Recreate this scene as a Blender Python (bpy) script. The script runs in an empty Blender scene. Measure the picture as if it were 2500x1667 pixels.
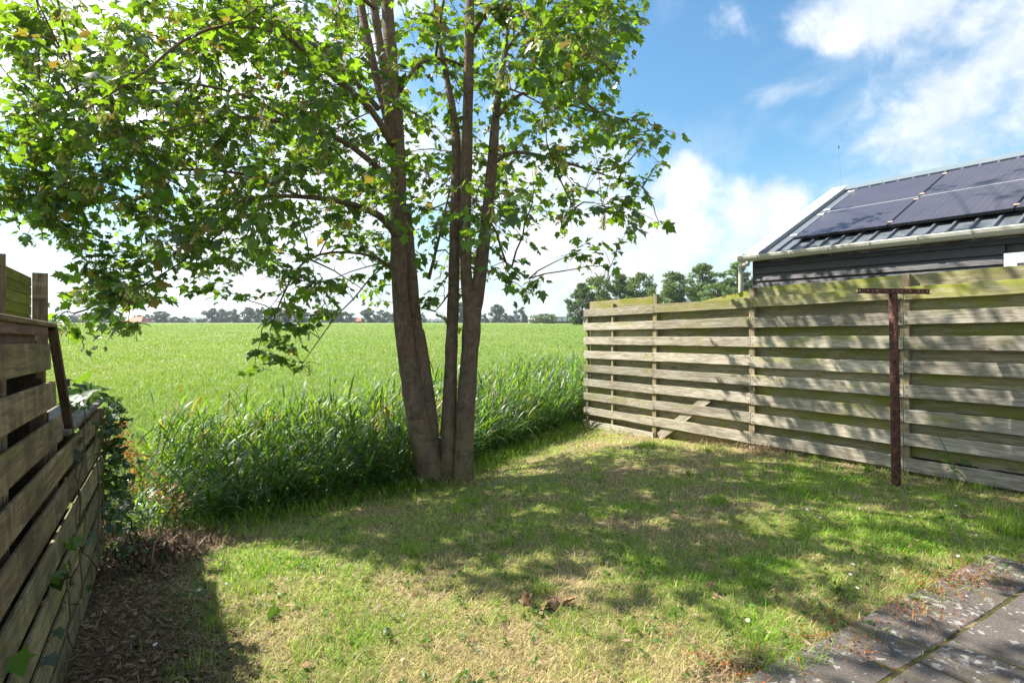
import bpy, math, random
import numpy as np
from mathutils import Vector, Matrix, Euler

random.seed(7)
rng = np.random.default_rng(11)
scene = bpy.context.scene
col = scene.collection

# ------------------------------------------------------------------ camera
EYE, F, CX, HY = 1.4, 1350.0, 1250.0, 787.0          # eye height, focal length and horizon in photo pixels (2500 wide)
cam = bpy.data.cameras.new('camera')
cam.sensor_width = 36.0
cam.lens = 36.0 * F / 2500.0
cam.shift_y = (HY - 833.5) / 2500.0
cam.clip_start, cam.clip_end = 0.05, 9000.0
cam_o = bpy.data.objects.new('camera', cam)
cam_o.location = (0, 0, EYE)
cam_o.rotation_euler = (math.radians(90), 0, 0)
col.objects.link(cam_o)
scene.camera = cam_o

# ------------------------------------------------------------------ light
SUN_AZ = math.radians(-70.0)       # from +Y, clockwise positive: the sun stands at front left
SUN_EL = math.radians(47.0)
SUN_DIR = Vector((math.sin(SUN_AZ) * math.cos(SUN_EL), math.cos(SUN_AZ) * math.cos(SUN_EL), math.sin(SUN_EL)))
sun = bpy.data.lights.new('sun', 'SUN')
sun.energy = 3.1
sun.angle = math.radians(0.55)
sun.color = (1.0, 0.94, 0.83)
sun_o = bpy.data.objects.new('sun', sun)
sun_o.rotation_euler = SUN_DIR.to_track_quat('Z', 'Y').to_euler()
sun_o.location = (-20, 10, 30)
col.objects.link(sun_o)
scene.view_settings.view_transform = 'Standard'
scene.view_settings.look = 'None'
scene.view_settings.exposure = 2.1
scene.view_settings.gamma = 1.0
scene.view_settings.use_curve_mapping = False
scene.cycles.max_bounces = 6
scene.cycles.transparent_max_bounces = 4
scene.cycles.diffuse_bounces = 3
scene.cycles.glossy_bounces = 2
scene.cycles.transmission_bounces = 4
scene.cycles.sample_clamp_indirect = 4.0
scene.cycles.use_denoising = True


class NT:
    """small node-tree writer"""
    def __init__(self, tree):
        self.t = tree

    def n(self, kind, **kw):
        nd = self.t.nodes.new(kind)
        for k, v in kw.items():
            if k.startswith('i_'):
                key = k[2:]
                key = int(key) if key.isdigit() else key.replace('_', ' ')
                self.set(nd.inputs[key], v)
            else:
                setattr(nd, k, v)
        return nd

    def set(self, sock, v):
        if isinstance(v, bpy.types.NodeSocket):
            self.t.links.new(v, sock)
        elif isinstance(v, bpy.types.Node):
            self.t.links.new(v.outputs[0], sock)
        else:
            sock.default_value = v

    def math(self, op, a, b=None, c=None, clamp=False):
        nd = self.t.nodes.new('ShaderNodeMath')
        nd.operation = op
        nd.use_clamp = clamp
        for i, v in enumerate((a, b, c)):
            if v is not None:
                self.set(nd.inputs[i], v)
        return nd.outputs[0]

    def vmath(self, op, a, b=None):
        nd = self.t.nodes.new('ShaderNodeVectorMath')
        nd.operation = op
        self.set(nd.inputs[0], a)
        if b is not None:
            self.set(nd.inputs[1], b)
        return nd.outputs[0]

    def mix(self, fac, a, b, mode='MIX'):
        nd = self.t.nodes.new('ShaderNodeMix')
        nd.data_type = 'RGBA'
        nd.blend_type = mode
        self.set(nd.inputs[0], fac)
        self.set(nd.inputs[6], a)
        self.set(nd.inputs[7], b)
        return nd.outputs[2]

    def ramp(self, fac, stops):
        nd = self.t.nodes.new('ShaderNodeValToRGB')
        self.set(nd.inputs[0], fac)
        el = nd.color_ramp.elements
        while len(el) < len(stops):
            el.new(0.5)
        for e, (p, c) in zip(el, stops):
            e.position = p
            e.color = c if len(c) == 4 else (*c, 1)
        return nd.outputs[0]

    def step(self, v, lo, hi):
        nd = self.t.nodes.new('ShaderNodeMapRange')
        nd.interpolation_type = 'SMOOTHSTEP'
        self.set(nd.inputs[0], v)
        nd.inputs[1].default_value = lo
        nd.inputs[2].default_value = hi
        return nd.outputs[0]

    def noise(self, vec, scale, detail=4, rough=0.55, dist=0.0, norm=True):
        nd = self.t.nodes.new('ShaderNodeTexNoise')
        nd.normalize = norm
        self.set(nd.inputs['Vector'], vec)
        nd.inputs['Scale'].default_value = scale
        nd.inputs['Detail'].default_value = detail
        nd.inputs['Roughness'].default_value = rough
        nd.inputs['Distortion'].default_value = dist
        return nd.outputs[0]

    def mapping(self, vec, scale):
        nd = self.t.nodes.new('ShaderNodeMapping')
        self.set(nd.inputs[0], vec)
        nd.inputs[3].default_value = scale
        return nd.outputs[0]


# ------------------------------------------------------------------ sky with clouds
world = bpy.data.worlds.new('World')
scene.world = world
world.use_nodes = True
w = NT(world.node_tree)
world.node_tree.nodes.clear()
sky = w.n('ShaderNodeTexSky')
sky.sky_type = 'NISHITA'
sky.sun_disc = False
sky.sun_elevation = SUN_EL
sky.sun_rotation = SUN_AZ
sky.air_density = 1.3
sky.dust_density = 0.6
sky.ozone_density = 2.5
gen = w.n('ShaderNodeTexCoord').outputs['Generated']
sep = w.n('ShaderNodeSeparateXYZ', i_0=gen)
dx, dy, dz = sep.outputs
az = w.math('MULTIPLY', w.math('ARCTAN2', dx, dy), 57.2958)
el = w.math('MULTIPLY', w.math('ARCSINE', dz), 57.2958)
# domain for the flat streaky cloud sheet (a plane overhead seen in perspective)
inv = w.math('DIVIDE', 1.0, w.math('ADD', w.math('MAXIMUM', dz, 0.0), 0.10))
plane = w.n('ShaderNodeCombineXYZ', i_0=w.math('MULTIPLY', dx, inv), i_1=w.math('MULTIPLY', dy, inv), i_2=0.0).outputs[0]
warp = w.noise(gen, 5.0, 5, 0.6)
puff = w.noise(gen, 7.0, 8, 0.56, 0.25)
puff2 = w.noise(gen, 19.0, 6, 0.6, 0.3)
fluff = w.math('ADD', w.math('MULTIPLY', w.math('SUBTRACT', puff, 0.5), 1.9), w.math('MULTIPLY', w.math('SUBTRACT', puff2, 0.5), 0.55))
streak = w.noise(w.mapping(plane, (1.0, 0.55, 1)), 1.7, 7, 0.6, 0.6)


def blob(a, e, ra, re):
    u_ = w.math('DIVIDE', w.math('SUBTRACT', az, a), ra)
    v_ = w.math('DIVIDE', w.math('SUBTRACT', el, e), re)
    return w.math('SUBTRACT', 1.0, w.math('SQRT', w.math('ADD', w.math('MULTIPLY', u_, u_), w.math('MULTIPLY', v_, v_))))


def union(vals):
    r = vals[0]
    for v in vals[1:]:
        r = w.math('SMOOTH_MAX', r, v, 0.25)
    return r


# cumulus bank low in the middle, a tall cloud at the right, white sheet at the left; broken cloud all round behind
cumulus = union([blob(14.0, 8.5, 11.5, 6.5), blob(16.5, 13.0, 5.0, 3.6), blob(24.0, 9.5, 5.0, 5.0), blob(4.0, 6.5, 15.0, 8.0), blob(1.0, 15.0, 12.0, 7.0),
                 blob(-33.0, 22.0, 28.0, 12.0), blob(-62.0, 24.0, 30.0, 22.0)])
tower = union([blob(37.5, 16.0, 6.0, 8.0), blob(42.5, 22.5, 7.5, 6.0), blob(34.0, 25.5, 13.0, 4.0), blob(48.0, 17.0, 8.0, 5.0), blob(45.0, 29.0, 7.0, 5.0)])
wisp = union([blob(26.5, 20.5, 8.5, 2.2), blob(9.5, 19.5, 7.0, 4.0)])
gap = union([blob(22.0, 26.0, 30.0, 22.0), blob(30.0, 14.0, 8.0, 12.0)])
m_c = w.step(w.math('ADD', cumulus, w.math('MULTIPLY', fluff, 1.15)), -0.05, 0.75)
m_t = w.math('MULTIPLY', w.step(w.math('ADD', tower, w.math('MULTIPLY', fluff, 1.5)), -0.05, 0.95), 0.90)
m_w = w.math('MULTIPLY', w.step(w.math('ADD', wisp, w.math('MULTIPLY', w.math('SUBTRACT', streak, 0.5), 4.2)), 0.25, 1.5), 0.70)
rest = w.step(w.math('SUBTRACT', w.math('ADD', w.noise(gen, 2.6, 6, 0.58, 0.3), w.math('MULTIPLY', fluff, 0.12)), w.math('MULTIPLY', w.math('MAXIMUM', gap, 0.0), 0.9)), 0.44, 0.60)
m_c = w.math('MAXIMUM', m_c, w.math('MULTIPLY', rest, 0.95))
haze_band = w.math('MULTIPLY', w.step(el, 17.0, 0.0), 0.55)
thin = w.math('MULTIPLY', w.step(streak, 0.44, 0.85), 0.55)
dens = w.math('MAXIMUM', w.math('MAXIMUM', m_c, m_t), w.math('MAXIMUM', m_w, w.math('MAXIMUM', haze_band, thin)))
dens = w.math('MINIMUM', dens, 1.0)
shade = w.math('ADD', w.math('MULTIPLY', w.noise(gen, 9.0, 6, 0.6), 0.8), w.math('MULTIPLY', puff2, 0.5))
cloud = w.ramp(shade, [(0.36, (2.15, 2.45, 2.8)), (0.60, (2.7, 2.87, 3.05)), (0.85, (3.8, 3.85, 3.9))])
# clouds scatter forwards: they are brighter the nearer they stand to the sun
sd_ = w.n('ShaderNodeVectorMath', operation='DOT_PRODUCT', i_0=gen, i_1=tuple(SUN_DIR)).outputs['Value']
glow = w.math('ADD', 1.0, w.math('MULTIPLY', w.math('POWER', w.math('MAXIMUM', sd_, 0.0), 4.0), 1.5))
cloud = w.mix(1.0, cloud, w.n('ShaderNodeCombineXYZ', i_0=glow, i_1=glow, i_2=glow).outputs[0], 'MULTIPLY')
sky_col = w.mix(1.0, sky.outputs[0], (0.335, 0.485, 0.535, 1), 'MULTIPLY')
final = w.mix(dens, sky_col, cloud)
bg = w.n('ShaderNodeBackground', i_Color=final)
bg.inputs['Strength'].default_value = 0.085
wo = w.n('ShaderNodeOutputWorld')
w.t.links.new(bg.outputs[0], wo.inputs[0])

# ------------------------------------------------------------------ object helpers
def tag(o, label=None, cat=None, group=None, kind=None):
    if label: o['label'] = label
    if cat: o['category'] = cat
    if group: o['group'] = group
    if kind: o['kind'] = kind
    return o


def empty(name, loc, label, cat, group=None):
    o = bpy.data.objects.new(name, None)
    o.empty_display_size = 0.1
    o.location = loc
    col.objects.link(o)
    return tag(o, label, cat, group)


def link(name, me, parent=None, world=True, loc=None):
    """an object of mesh ME; WORLD: its vertices are in world space"""
    o = bpy.data.objects.new(name, me)
    col.objects.link(o)
    if loc is not None:
        o.location = loc
    if parent is not None:
        o.parent = parent
        if world:
            p = parent
            off = Vector((0, 0, 0))
            while p is not None:
                off += Vector(p.location)
                p = p.parent
            o.location = Vector(o.location) - off
    return o


def pydata(name, V, Fc, mat, smooth=False):
    me = bpy.data.meshes.new(name)
    me.from_pydata([tuple(v) for v in V], [], [tuple(f) for f in Fc])
    if mat: me.materials.append(mat)
    if smooth:
        me.polygons.foreach_set('use_smooth', [True] * len(me.polygons))
    me.update()
    return me


def np_mesh(name, V, T, mat, attrs=None, smooth=False):
    """triangle mesh from arrays; attrs: {name: per-vertex floats}"""
    V = np.ascontiguousarray(V, dtype=np.float32).reshape(-1, 3)
    T = np.ascontiguousarray(T, dtype=np.int32).reshape(-1, 3)
    me = bpy.data.meshes.new(name)
    me.vertices.add(len(V))
    me.vertices.foreach_set('co', V.ravel())
    me.loops.add(T.size)
    me.loops.foreach_set('vertex_index', T.ravel())
    me.polygons.add(len(T))
    me.polygons.foreach_set('loop_start', np.arange(0, T.size, 3, dtype=np.int32))
    if smooth:
        me.polygons.foreach_set('use_smooth', np.ones(len(T), dtype=bool))
    for k, a in (attrs or {}).items():
        at = me.attributes.new(k, 'FLOAT', 'POINT')
        at.data.foreach_set('value', np.ascontiguousarray(a, dtype=np.float32).ravel())
    me.materials.append(mat)
    me.update(calc_edges=True)
    return me


class MB:
    """collects simple shapes into one mesh"""
    def __init__(self):
        self.v, self.f = [], []

    def add(self, V, Fc):
        b = len(self.v)
        self.v += [Vector(v) for v in V]
        self.f += [tuple(i + b for i in f) for f in Fc]

    def box(self, c, size, rot=None, ch=0.0):
        V, Fc = box_shape(*size, ch)
        R = rot.to_matrix() if isinstance(rot, Euler) else (rot or Matrix.Identity(3))
        self.add([R @ Vector(v) + Vector(c) for v in V], Fc)

    def tube(self, pts, radii, n=8, cap=True, wob=0.0, lobes=None):
        pts = [Vector(p) for p in pts]
        rings = []
        up = Vector((0.3, 1, 0.1)).normalized()
        for i, p in enumerate(pts):
            t = (pts[min(i + 1, len(pts) - 1)] - pts[max(i - 1, 0)]).normalized()
            a = up - t * up.dot(t)
            if a.length < 1e-4:
                a = Vector((1, 0, 0)) - t * t.x
            a.normalize()
            up = a
            b = t.cross(a)
            r = radii[i] if hasattr(radii, '__len__') else radii
            ring = []
            for k in range(n):
                th = 2 * math.pi * k / n
                rr = r * (1 + wob * (random.random() - 0.5))
                if lobes:
                    rr *= 1 + lobes * math.sin(3 * th + i * 0.35)
                ring.append(p + a * (rr * math.cos(th)) + b * (rr * math.sin(th)))
            rings.append(ring)
        base = len(self.v)
        for r_ in rings:
            self.v += r_
        for i in range(len(pts) - 1):
            for k in range(n):
                k2 = (k + 1) % n
                self.f.append((base + i * n + k, base + i * n + k2, base + (i + 1) * n + k2, base + (i + 1) * n + k))
        if cap:
            self.f.append(tuple(base + k for k in reversed(range(n))))
            self.f.append(tuple(base + (len(pts) - 1) * n + k for k in range(n)))

    def build(self, name, mat, parent=None, smooth=False, world=True):
        return link(name, pydata(name, self.v, self.f, mat, smooth), parent, world)


def box_shape(sx, sy, sz, ch=0.0):
    x, y, z = sx / 2, sy / 2, sz / 2
    if ch <= 0:
        V = [(-x, -y, -z), (x, -y, -z), (x, y, -z), (-x, y, -z), (-x, -y, z), (x, -y, z), (x, y, z), (-x, y, z)]
        return V, [(0, 3, 2, 1), (4, 5, 6, 7), (0, 1, 5, 4), (1, 2, 6, 5), (2, 3, 7, 6), (3, 0, 4, 7)]
    c = min(ch, x * .9, y * .9, z * .9)
    # chamfer the four long edges (profile octagon in Y-Z, swept along X)
    prof = [(-y + c, -z), (y - c, -z), (y, -z + c), (y, z - c), (y - c, z), (-y + c, z), (-y, z - c), (-y, -z + c)]
    V = [(-x, a, b) for a, b in prof] + [(x, a, b) for a, b in prof]
    Fc = [(k, k + 8, (k + 1) % 8 + 8, (k + 1) % 8) for k in range(8)]
    Fc = [tuple(reversed(f)) for f in Fc]
    Fc += [tuple(range(8)), tuple(reversed(range(8, 16)))]
    Fc = [tuple(reversed(f)) for f in Fc]
    return V, Fc


_boards = {}


def board(name, p0, p1, width, thick, mat, parent, roll=0.0, lean=0.0, share=True, warp=0.0):
    """a plank between P0 and P1 (centre line); local X runs along it, Z is its width, Y its thickness"""
    p0, p1 = Vector(p0), Vector(p1)
    L = (p1 - p0).length
    key = (round(L, 2), round(width, 3), round(thick, 3), mat.name, warp > 0)
    me = _boards.get(key) if share else None
    if me is None:
        if warp > 0:
            n = 8
            V, Fc = [], []
            c = 0.003
            y, z = thick / 2, width / 2
            prof = [(-y + c, -z), (y - c, -z), (y, -z + c), (y, z - c), (y - c, z), (-y + c, z), (-y, z - c), (-y, -z + c)]
            for i in range(n + 1):
                t = i / n
                oy = warp * math.sin(t * math.pi) * random.uniform(.7, 1) + random.gauss(0, warp * .12)
                oz = random.gauss(0, warp * .18)
                V += [(-L / 2 + L * t, a + oy, b + oz + random.gauss(0, warp * .08)) for a, b in prof]
            for i in range(n):
                for k in range(8):
                    k2 = (k + 1) % 8
                    Fc.append((i * 8 + k, i * 8 + k2, i * 8 + 8 + k2, i * 8 + 8 + k))
            Fc += [tuple(reversed(range(8))), tuple(n * 8 + k for k in range(8))]
            Fc = [tuple(reversed(f)) for f in Fc]
        else:
            V, Fc = box_shape(L, thick, width, 0.003)
        me = pydata(name, V, Fc, mat)
        _boards[key] = me
    o = link(name, me)
    x = (p1 - p0).normalized()
    y = Vector((0, 0, 1)).cross(x).normalized()
    z = x.cross(y)
    M = Matrix((x, y, z)).transposed().to_4x4()
    M = Matrix.Translation((p0 + p1) / 2) @ M @ Matrix.Rotation(lean, 4, 'X') @ Matrix.Rotation(roll, 4, 'Y')
    off = Vector((0, 0, 0))
    p = parent
    while p is not None:
        off += Vector(p.location)
        p = p.parent
    o.parent = parent
    o.matrix_local = Matrix.Translation(-off) @ M
    return o


# ------------------------------------------------------------------ terrain
D2 = np.array([-0.5328, 0.8462])            # the direction that the garden, both fences and the house run in
N2 = np.array([0.8462, 0.5328])             # across it, to the right and away
EDGE = np.array([(-80, -62), (-6, 1.5), (-4.2, 3.45), (-2.85, 4.72), (-1.35, 5.95), (-.62, 7.0), (.50, 9.2), (1.4, 10.8), (4, 15.5), (9, 24), (70, 130)], float)


def vnoise(x, y, seed=0):
    """smooth value noise in 2-D, -1..1"""
    x = np.asarray(x, float); y = np.asarray(y, float)
    xi = np.floor(x).astype(np.int64); yi = np.floor(y).astype(np.int64)
    fx = x - xi; fy = y - yi
    fx = fx * fx * (3 - 2 * fx); fy = fy * fy * (3 - 2 * fy)

    def h(a, b):
        v = (a * 374761393 + b * 668265263 + seed * 974711) & 0x7fffffff
        v = ((v ^ (v >> 13)) * 1274126177) & 0x7fffffff
        return ((v ^ (v >> 16)) & 0xffff) / 32767.5 - 1
    return (h(xi, yi) * (1 - fx) + h(xi + 1, yi) * fx) * (1 - fy) + (h(xi, yi + 1) * (1 - fx) + h(xi + 1, yi + 1) * fx) * fy


def fbm(x, y, seed=0, octaves=3):
    r, a, t = 0, 1.0, 0
    for k in range(octaves):
        r = r + a * vnoise(np.asarray(x) * 2 ** k, np.asarray(y) * 2 ** k, seed + k)
        t += a
        a *= 0.5
    return r / t


def edge_dist(x, y):
    """signed distance to the lawn's edge; positive on the ditch and field side"""
    x = np.asarray(x, float); y = np.asarray(y, float)
    best = np.full(x.shape, 1e9); sgn = np.ones(x.shape)
    for (ax, ay), (bx, by) in zip(EDGE[:-1], EDGE[1:]):
        ex, ey = bx - ax, by - ay
        t = np.clip(((x - ax) * ex + (y - ay) * ey) / (ex * ex + ey * ey), 0, 1)
        px, py = x - ax - t * ex, y - ay - t * ey
        d = np.hypot(px, py)
        s = np.sign(ex * (y - ay) - ey * (x - ax))
        m = d < best
        best = np.where(m, d, best)
        sgn = np.where(m, s, sgn)
    return best * sgn


def sstep(a, b, v):
    t = np.clip((np.asarray(v, float) - a) / (b - a), 0, 1)
    return t * t * (3 - 2 * t)


def terrain(x, y):
    x = np.asarray(x, float); y = np.asarray(y, float)
    u = edge_dist(x, y)
    zg = -0.0333 * np.clip(y, -4, 12) - 0.24 * sstep(-2.3, 0.15, u)
    near = np.exp(-((x / 14) ** 2 + ((y - 5) / 14) ** 2))
    zg = zg + near * (0.018 * fbm(x * 0.9, y * 0.9, 3) + 0.008 * fbm(x * 4, y * 4, 9))
    fdl = (7.778 - 0.6296 * y - x) * 0.8462
    zg = zg - 0.125 * np.exp(-(np.maximum(fdl - .15, 0) / .75) ** 2) * np.exp(-((y - 8.35) / 1.05) ** 2) * (fdl > -1.5)
    d = np.hypot(x, y)
    zf = -0.62 + 1.5 * sstep(20, 220, d) + 0.03 * fbm(x * .3, y * .3, 5)
    zb = -1.25
    z = np.where(u <= 0, zg, zg + (zb - zg) * sstep(0, 0.95, u))
    z = np.where(u > 1.0, zb + (zf - zb) * sstep(1.7, 2.7, u), z)
    return z


def tz(x, y):
    return float(terrain(np.array([x]), np.array([y]))[0])


def P(px, py, Y):
    """the point at depth Y that the photograph shows at pixel (px, py)"""
    return Vector(((px - CX) / F * Y, Y, EYE - (py - HY) / F * Y))


def G(px, py):
    """the ground point seen at pixel (px, py)"""
    ys = np.geomspace(1.0, 60, 1500)
    xs = (px - CX) / F * ys
    g = terrain(xs, ys) - (EYE - (py - HY) / F * ys)
    k = int(np.argmax(g > 0))
    a, b = ys[max(k - 1, 0)], ys[k]
    for _ in range(20):
        m = (a + b) / 2
        if tz((px - CX) / F * m, m) > EYE - (py - HY) / F * m: b = m
        else: a = m
    return Vector(((px - CX) / F * b, b, tz((px - CX) / F * b, b)))


def proj(V):
    V = np.asarray(V)
    return CX + V[..., 0] / V[..., 1] * F, HY - (V[..., 2] - EYE) / V[..., 1] * F

def patio_edge(a):
    return np.interp(a, [-1.9, -1.25, -1.0, -.5, 0, .6, 1.0, 1.4, 2.0], [.9, -.10, -.33, -.24, -.205, -.20, -.215, -.09, .02])


patio_c = G(2278, 1592)
PZ = np.array([0.0])
A_ = math.radians(31.6)
pu, pv = Vector((math.cos(A_), math.sin(A_), 0)), Vector((math.sin(A_), -math.cos(A_), 0))   # along the main joint; towards the camera

# ------------------------------------------------------------------ materials
def new_mat(name):
    m = bpy.data.materials.new(name)
    m.use_nodes = True
    m.node_tree.nodes.clear()
    return m, NT(m.node_tree)


def finish(t, bsdf, mat):
    o = t.n('ShaderNodeOutputMaterial')
    t.t.links.new(bsdf.outputs[0], o.inputs[0])
    return mat


def pbsdf(t, color, rough=0.6, spec=0.4, metallic=0.0, normal=None):
    b = t.n('ShaderNodeBsdfPrincipled')
    t.set(b.inputs['Base Color'], color)
    t.set(b.inputs['Roughness'], rough)
    b.inputs['Specular IOR Level'].default_value = spec
    b.inputs['Metallic'].default_value = metallic
    if normal is not None:
        t.set(b.inputs['Normal'], normal)
    return b


def bump(t, h, strength=0.3, dist=0.01):
    b = t.n('ShaderNodeBump')
    b.inputs['Strength'].default_value = strength
    b.inputs['Distance'].default_value = dist
    t.set(b.inputs['Height'], h)
    return b.outputs[0]


def plain(name, c, rough=0.5, spec=0.4, metallic=0.0, var=0.12, scale=6.0, bumps=0.0):
    m, t = new_mat(name)
    oc = t.n('ShaderNodeTexCoord').outputs['Object']
    nz = t.noise(oc, scale, 5, 0.6)
    colr = t.mix(nz, tuple(v * (1 - var) for v in c[:3]) + (1,), tuple(min(1, v * (1 + var)) for v in c[:3]) + (1,))
    nrm = bump(t, t.noise(oc, scale * 8, 4), bumps, 0.005) if bumps else None
    return finish(t, pbsdf(t, colr, rough, spec, metallic, nrm), m)


def wood(name, dark, light, moss, moss_lo, moss_hi, streak=0.0, rough=0.85, top_moss=0.25, stain=0.5, gs=1.0):
    m, t = new_mat(name)
    oc = t.n('ShaderNodeTexCoord').outputs['Object']
    rnd = t.n('ShaderNodeObjectInfo').outputs['Random']
    off = t.n('ShaderNodeCombineXYZ', i_0=t.math('MULTIPLY', rnd, 61.0), i_1=t.math('MULTIPLY', rnd, 17.0), i_2=t.math('MULTIPLY', rnd, 37.0)).outputs[0]
    v = t.vmath('ADD', oc, off)
    grain = t.noise(t.mapping(v, (2.2, 45 * gs, 60 * gs)), 1.0, 6, 0.65, 0.3)
    rings = t.noise(t.mapping(v, (1.6, 9, 13)), 1.0, 3, 0.5, 1.6)
    rings = t.math('PINGPONG', t.math('MULTIPLY', rings, 9.0), 1.0)
    g = t.math('ADD', t.math('MULTIPLY', grain, 0.75), t.math('MULTIPLY', rings, 0.25))
    c = t.mix(t.step(g, 0.25, 0.75), dark, light)
    # knots
    vo = t.n('ShaderNodeTexVoronoi')
    t.set(vo.inputs['Vector'], t.mapping(v, (1.9, 0.01, 4.5)))
    vo.inputs['Scale'].default_value = 1.0
    knot = t.step(vo.outputs['Distance'], 0.16, 0.05)
    c = t.mix(t.math('MULTIPLY', knot, 0.65), c, tuple(x * 0.35 for x in dark[:3]) + (1,))
    st = t.noise(t.mapping(v, (1.3, 3, 5)), 1.0, 5, 0.6)
    c = t.mix(t.math('MULTIPLY', t.step(st, 0.45, 0.75), stain), c, tuple(x * 0.55 for x in dark[:3]) + (1,))
    if streak:
        sn = t.noise(t.mapping(v, (7, 1.0, 1.6)), 1.0, 3, 0.6, 0.4)
        c = t.mix(t.math('MULTIPLY', t.step(sn, 0.40, 0.70), streak), c, tuple(x * 0.42 for x in dark[:3]) + (1,))
        sn2 = t.noise(t.mapping(v, (11, 5.0, 1.3)), 1.0, 5, 0.62)
        c = t.mix(t.math('MULTIPLY', t.step(sn2, 0.56, 0.70), streak * 0.8), c, tuple(min(1, x * 1.5) for x in light[:3]) + (1,))
    mz = t.n('ShaderNodeSeparateXYZ', i_0=oc).outputs[2]
    mn = t.noise(t.mapping(v, (1.8, 6, 7)), 1.0, 6, 0.62)
    mm = t.math('ADD', t.math('ADD', mn, t.math('MULTIPLY', mz, top_moss * 10 * 0.2)), t.math('MULTIPLY', t.math('SUBTRACT', rnd, 0.5), 0.22))
    c = t.mix(t.step(mm, moss_lo, moss_hi), c, moss)
    tone = t.math('ADD', 0.74, t.math('MULTIPLY', t.math('FRACT', t.math('MULTIPLY', rnd, 7.31)), 0.50))
    tn = t.n('ShaderNodeCombineXYZ', i_0=tone, i_1=tone, i_2=tone).outputs[0]
    c = t.mix(1.0, c, tn, 'MULTIPLY')
    return finish(t, pbsdf(t, c, rough, 0.25, 0, bump(t, g, 0.45, 0.004)), m)


M = {}
M['fence'] = wood('weathered_fence_wood', (0.215, 0.185, 0.138, 1), (0.455, 0.415, 0.34, 1), (0.225, 0.23, 0.045, 1), 0.52, 0.86)
M['fence_back'] = wood('mossy_back_wood', (0.185, 0.155, 0.085, 1), (0.37, 0.325, 0.20, 1), (0.19, 0.195, 0.03, 1), 0.42, 0.74)
M['fence_top'] = wood('green_top_wood', (0.22, 0.185, 0.10, 1), (0.44, 0.40, 0.25, 1), (0.24, 0.25, 0.045, 1), 0.40, 0.70)
M['fence_post'] = wood('fence_post_wood', (0.20, 0.155, 0.09, 1), (0.40, 0.33, 0.21, 1), (0.20, 0.20, 0.04, 1), 0.52, 0.85)
M['wall'] = wood('retaining_wall_wood', (0.125, 0.088, 0.050, 1), (0.31, 0.235, 0.135, 1), (0.19, 0.18, 0.035, 1), 0.60, 0.90, streak=0.55, top_moss=0.0, stain=0.5, gs=.45)
M['wall_low'] = wood('retaining_wall_low_wood', (0.155, 0.13, 0.07, 1), (0.33, 0.28, 0.16, 1), (0.21, 0.22, 0.035, 1), 0.47, 0.75, streak=0.6, top_moss=0.0, stain=0.5, gs=.45)
M['wall_dark'] = wood('dark_trim_wood', (0.055, 0.036, 0.024, 1), (0.13, 0.09, 0.06, 1), (0.09, 0.085, 0.02, 1), 0.66, 0.95, streak=0.3)
M['wall_red'] = wood('reddish_old_wood', (0.13, 0.075, 0.06, 1), (0.26, 0.165, 0.135, 1), (0.17, 0.16, 0.035, 1), 0.60, 0.88, streak=0.4)
M['green_panel'] = wood('algae_green_wood', (0.17, 0.155, 0.03, 1), (0.30, 0.285, 0.06, 1), (0.24, 0.25, 0.03, 1), 0.38, 0.75, streak=0.3, stain=0.3)
M['grey_cap'] = wood('grey_cap_wood', (0.10, 0.09, 0.082, 1), (0.26, 0.235, 0.21, 1), (0.12, 0.12, 0.03, 1), 0.66, 0.95, streak=0.2)
M['white_paint'] = plain('white_paint', (0.80, 0.80, 0.78), 0.45, 0.4, var=0.03)
M['gutter'] = plain('pale_gutter_plastic', (0.47, 0.455, 0.40), 0.4, 0.45, var=0.13, scale=5)
M['black_plastic'] = plain('black_plastic', (0.018, 0.018, 0.022), 0.4, 0.5)
M['glass_dark'] = plain('window_glass', (0.03, 0.035, 0.045), 0.06, 0.8, var=0.05)
M['seam_roof'] = plain('dark_grey_roof_metal', (0.12, 0.135, 0.155), 0.38, 0.5, 0.0, var=0.2, scale=2.5)
M['ridge'] = plain('ridge_metal', (0.14, 0.175, 0.20), 0.45, 0.5, 0.0, var=0.15, scale=2.5)
M['alu'] = plain('aluminium', (0.72, 0.72, 0.71), 0.35, 0.5, 0.5, var=0.08)
M['alu_dark'] = plain('black_anodised_frame', (0.025, 0.026, 0.032), 0.4, 0.5, 0.3)
M['copper_clip'] = plain('pinkish_clamp_metal', (0.50, 0.34, 0.27), 0.45, 0.5, 0.3)


def mat_siding():
    m, t = new_mat('black_painted_siding')
    oc = t.n('ShaderNodeTexCoord').outputs['Object']
    rnd = t.n('ShaderNodeObjectInfo').outputs['Random']
    v = t.vmath('ADD', oc, t.n('ShaderNodeCombineXYZ', i_0=t.math('MULTIPLY', rnd, 61.0), i_2=t.math('MULTIPLY', rnd, 9.0)).outputs[0])
    r = t.noise(t.mapping(v, (1.1, 9, 11)), 1.0, 3, 0.5, 1.4)
    r = t.math('PINGPONG', t.math('MULTIPLY', r, 14.0), 1.0)
    gr = t.noise(t.mapping(v, (3, 60, 70)), 1.0, 5, 0.65)
    g = t.math('ADD', t.math('MULTIPLY', r, 0.5), t.math('MULTIPLY', gr, 0.5))
    c = t.mix(g, (0.030, 0.029, 0.036, 1), (0.060, 0.058, 0.068, 1))
    rough = t.math('ADD', 0.40, t.math('MULTIPLY', g, 0.25))
    return finish(t, pbsdf(t, c, rough, 0.5, 0, bump(t, g, 0.6, 0.003)), m)


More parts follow.
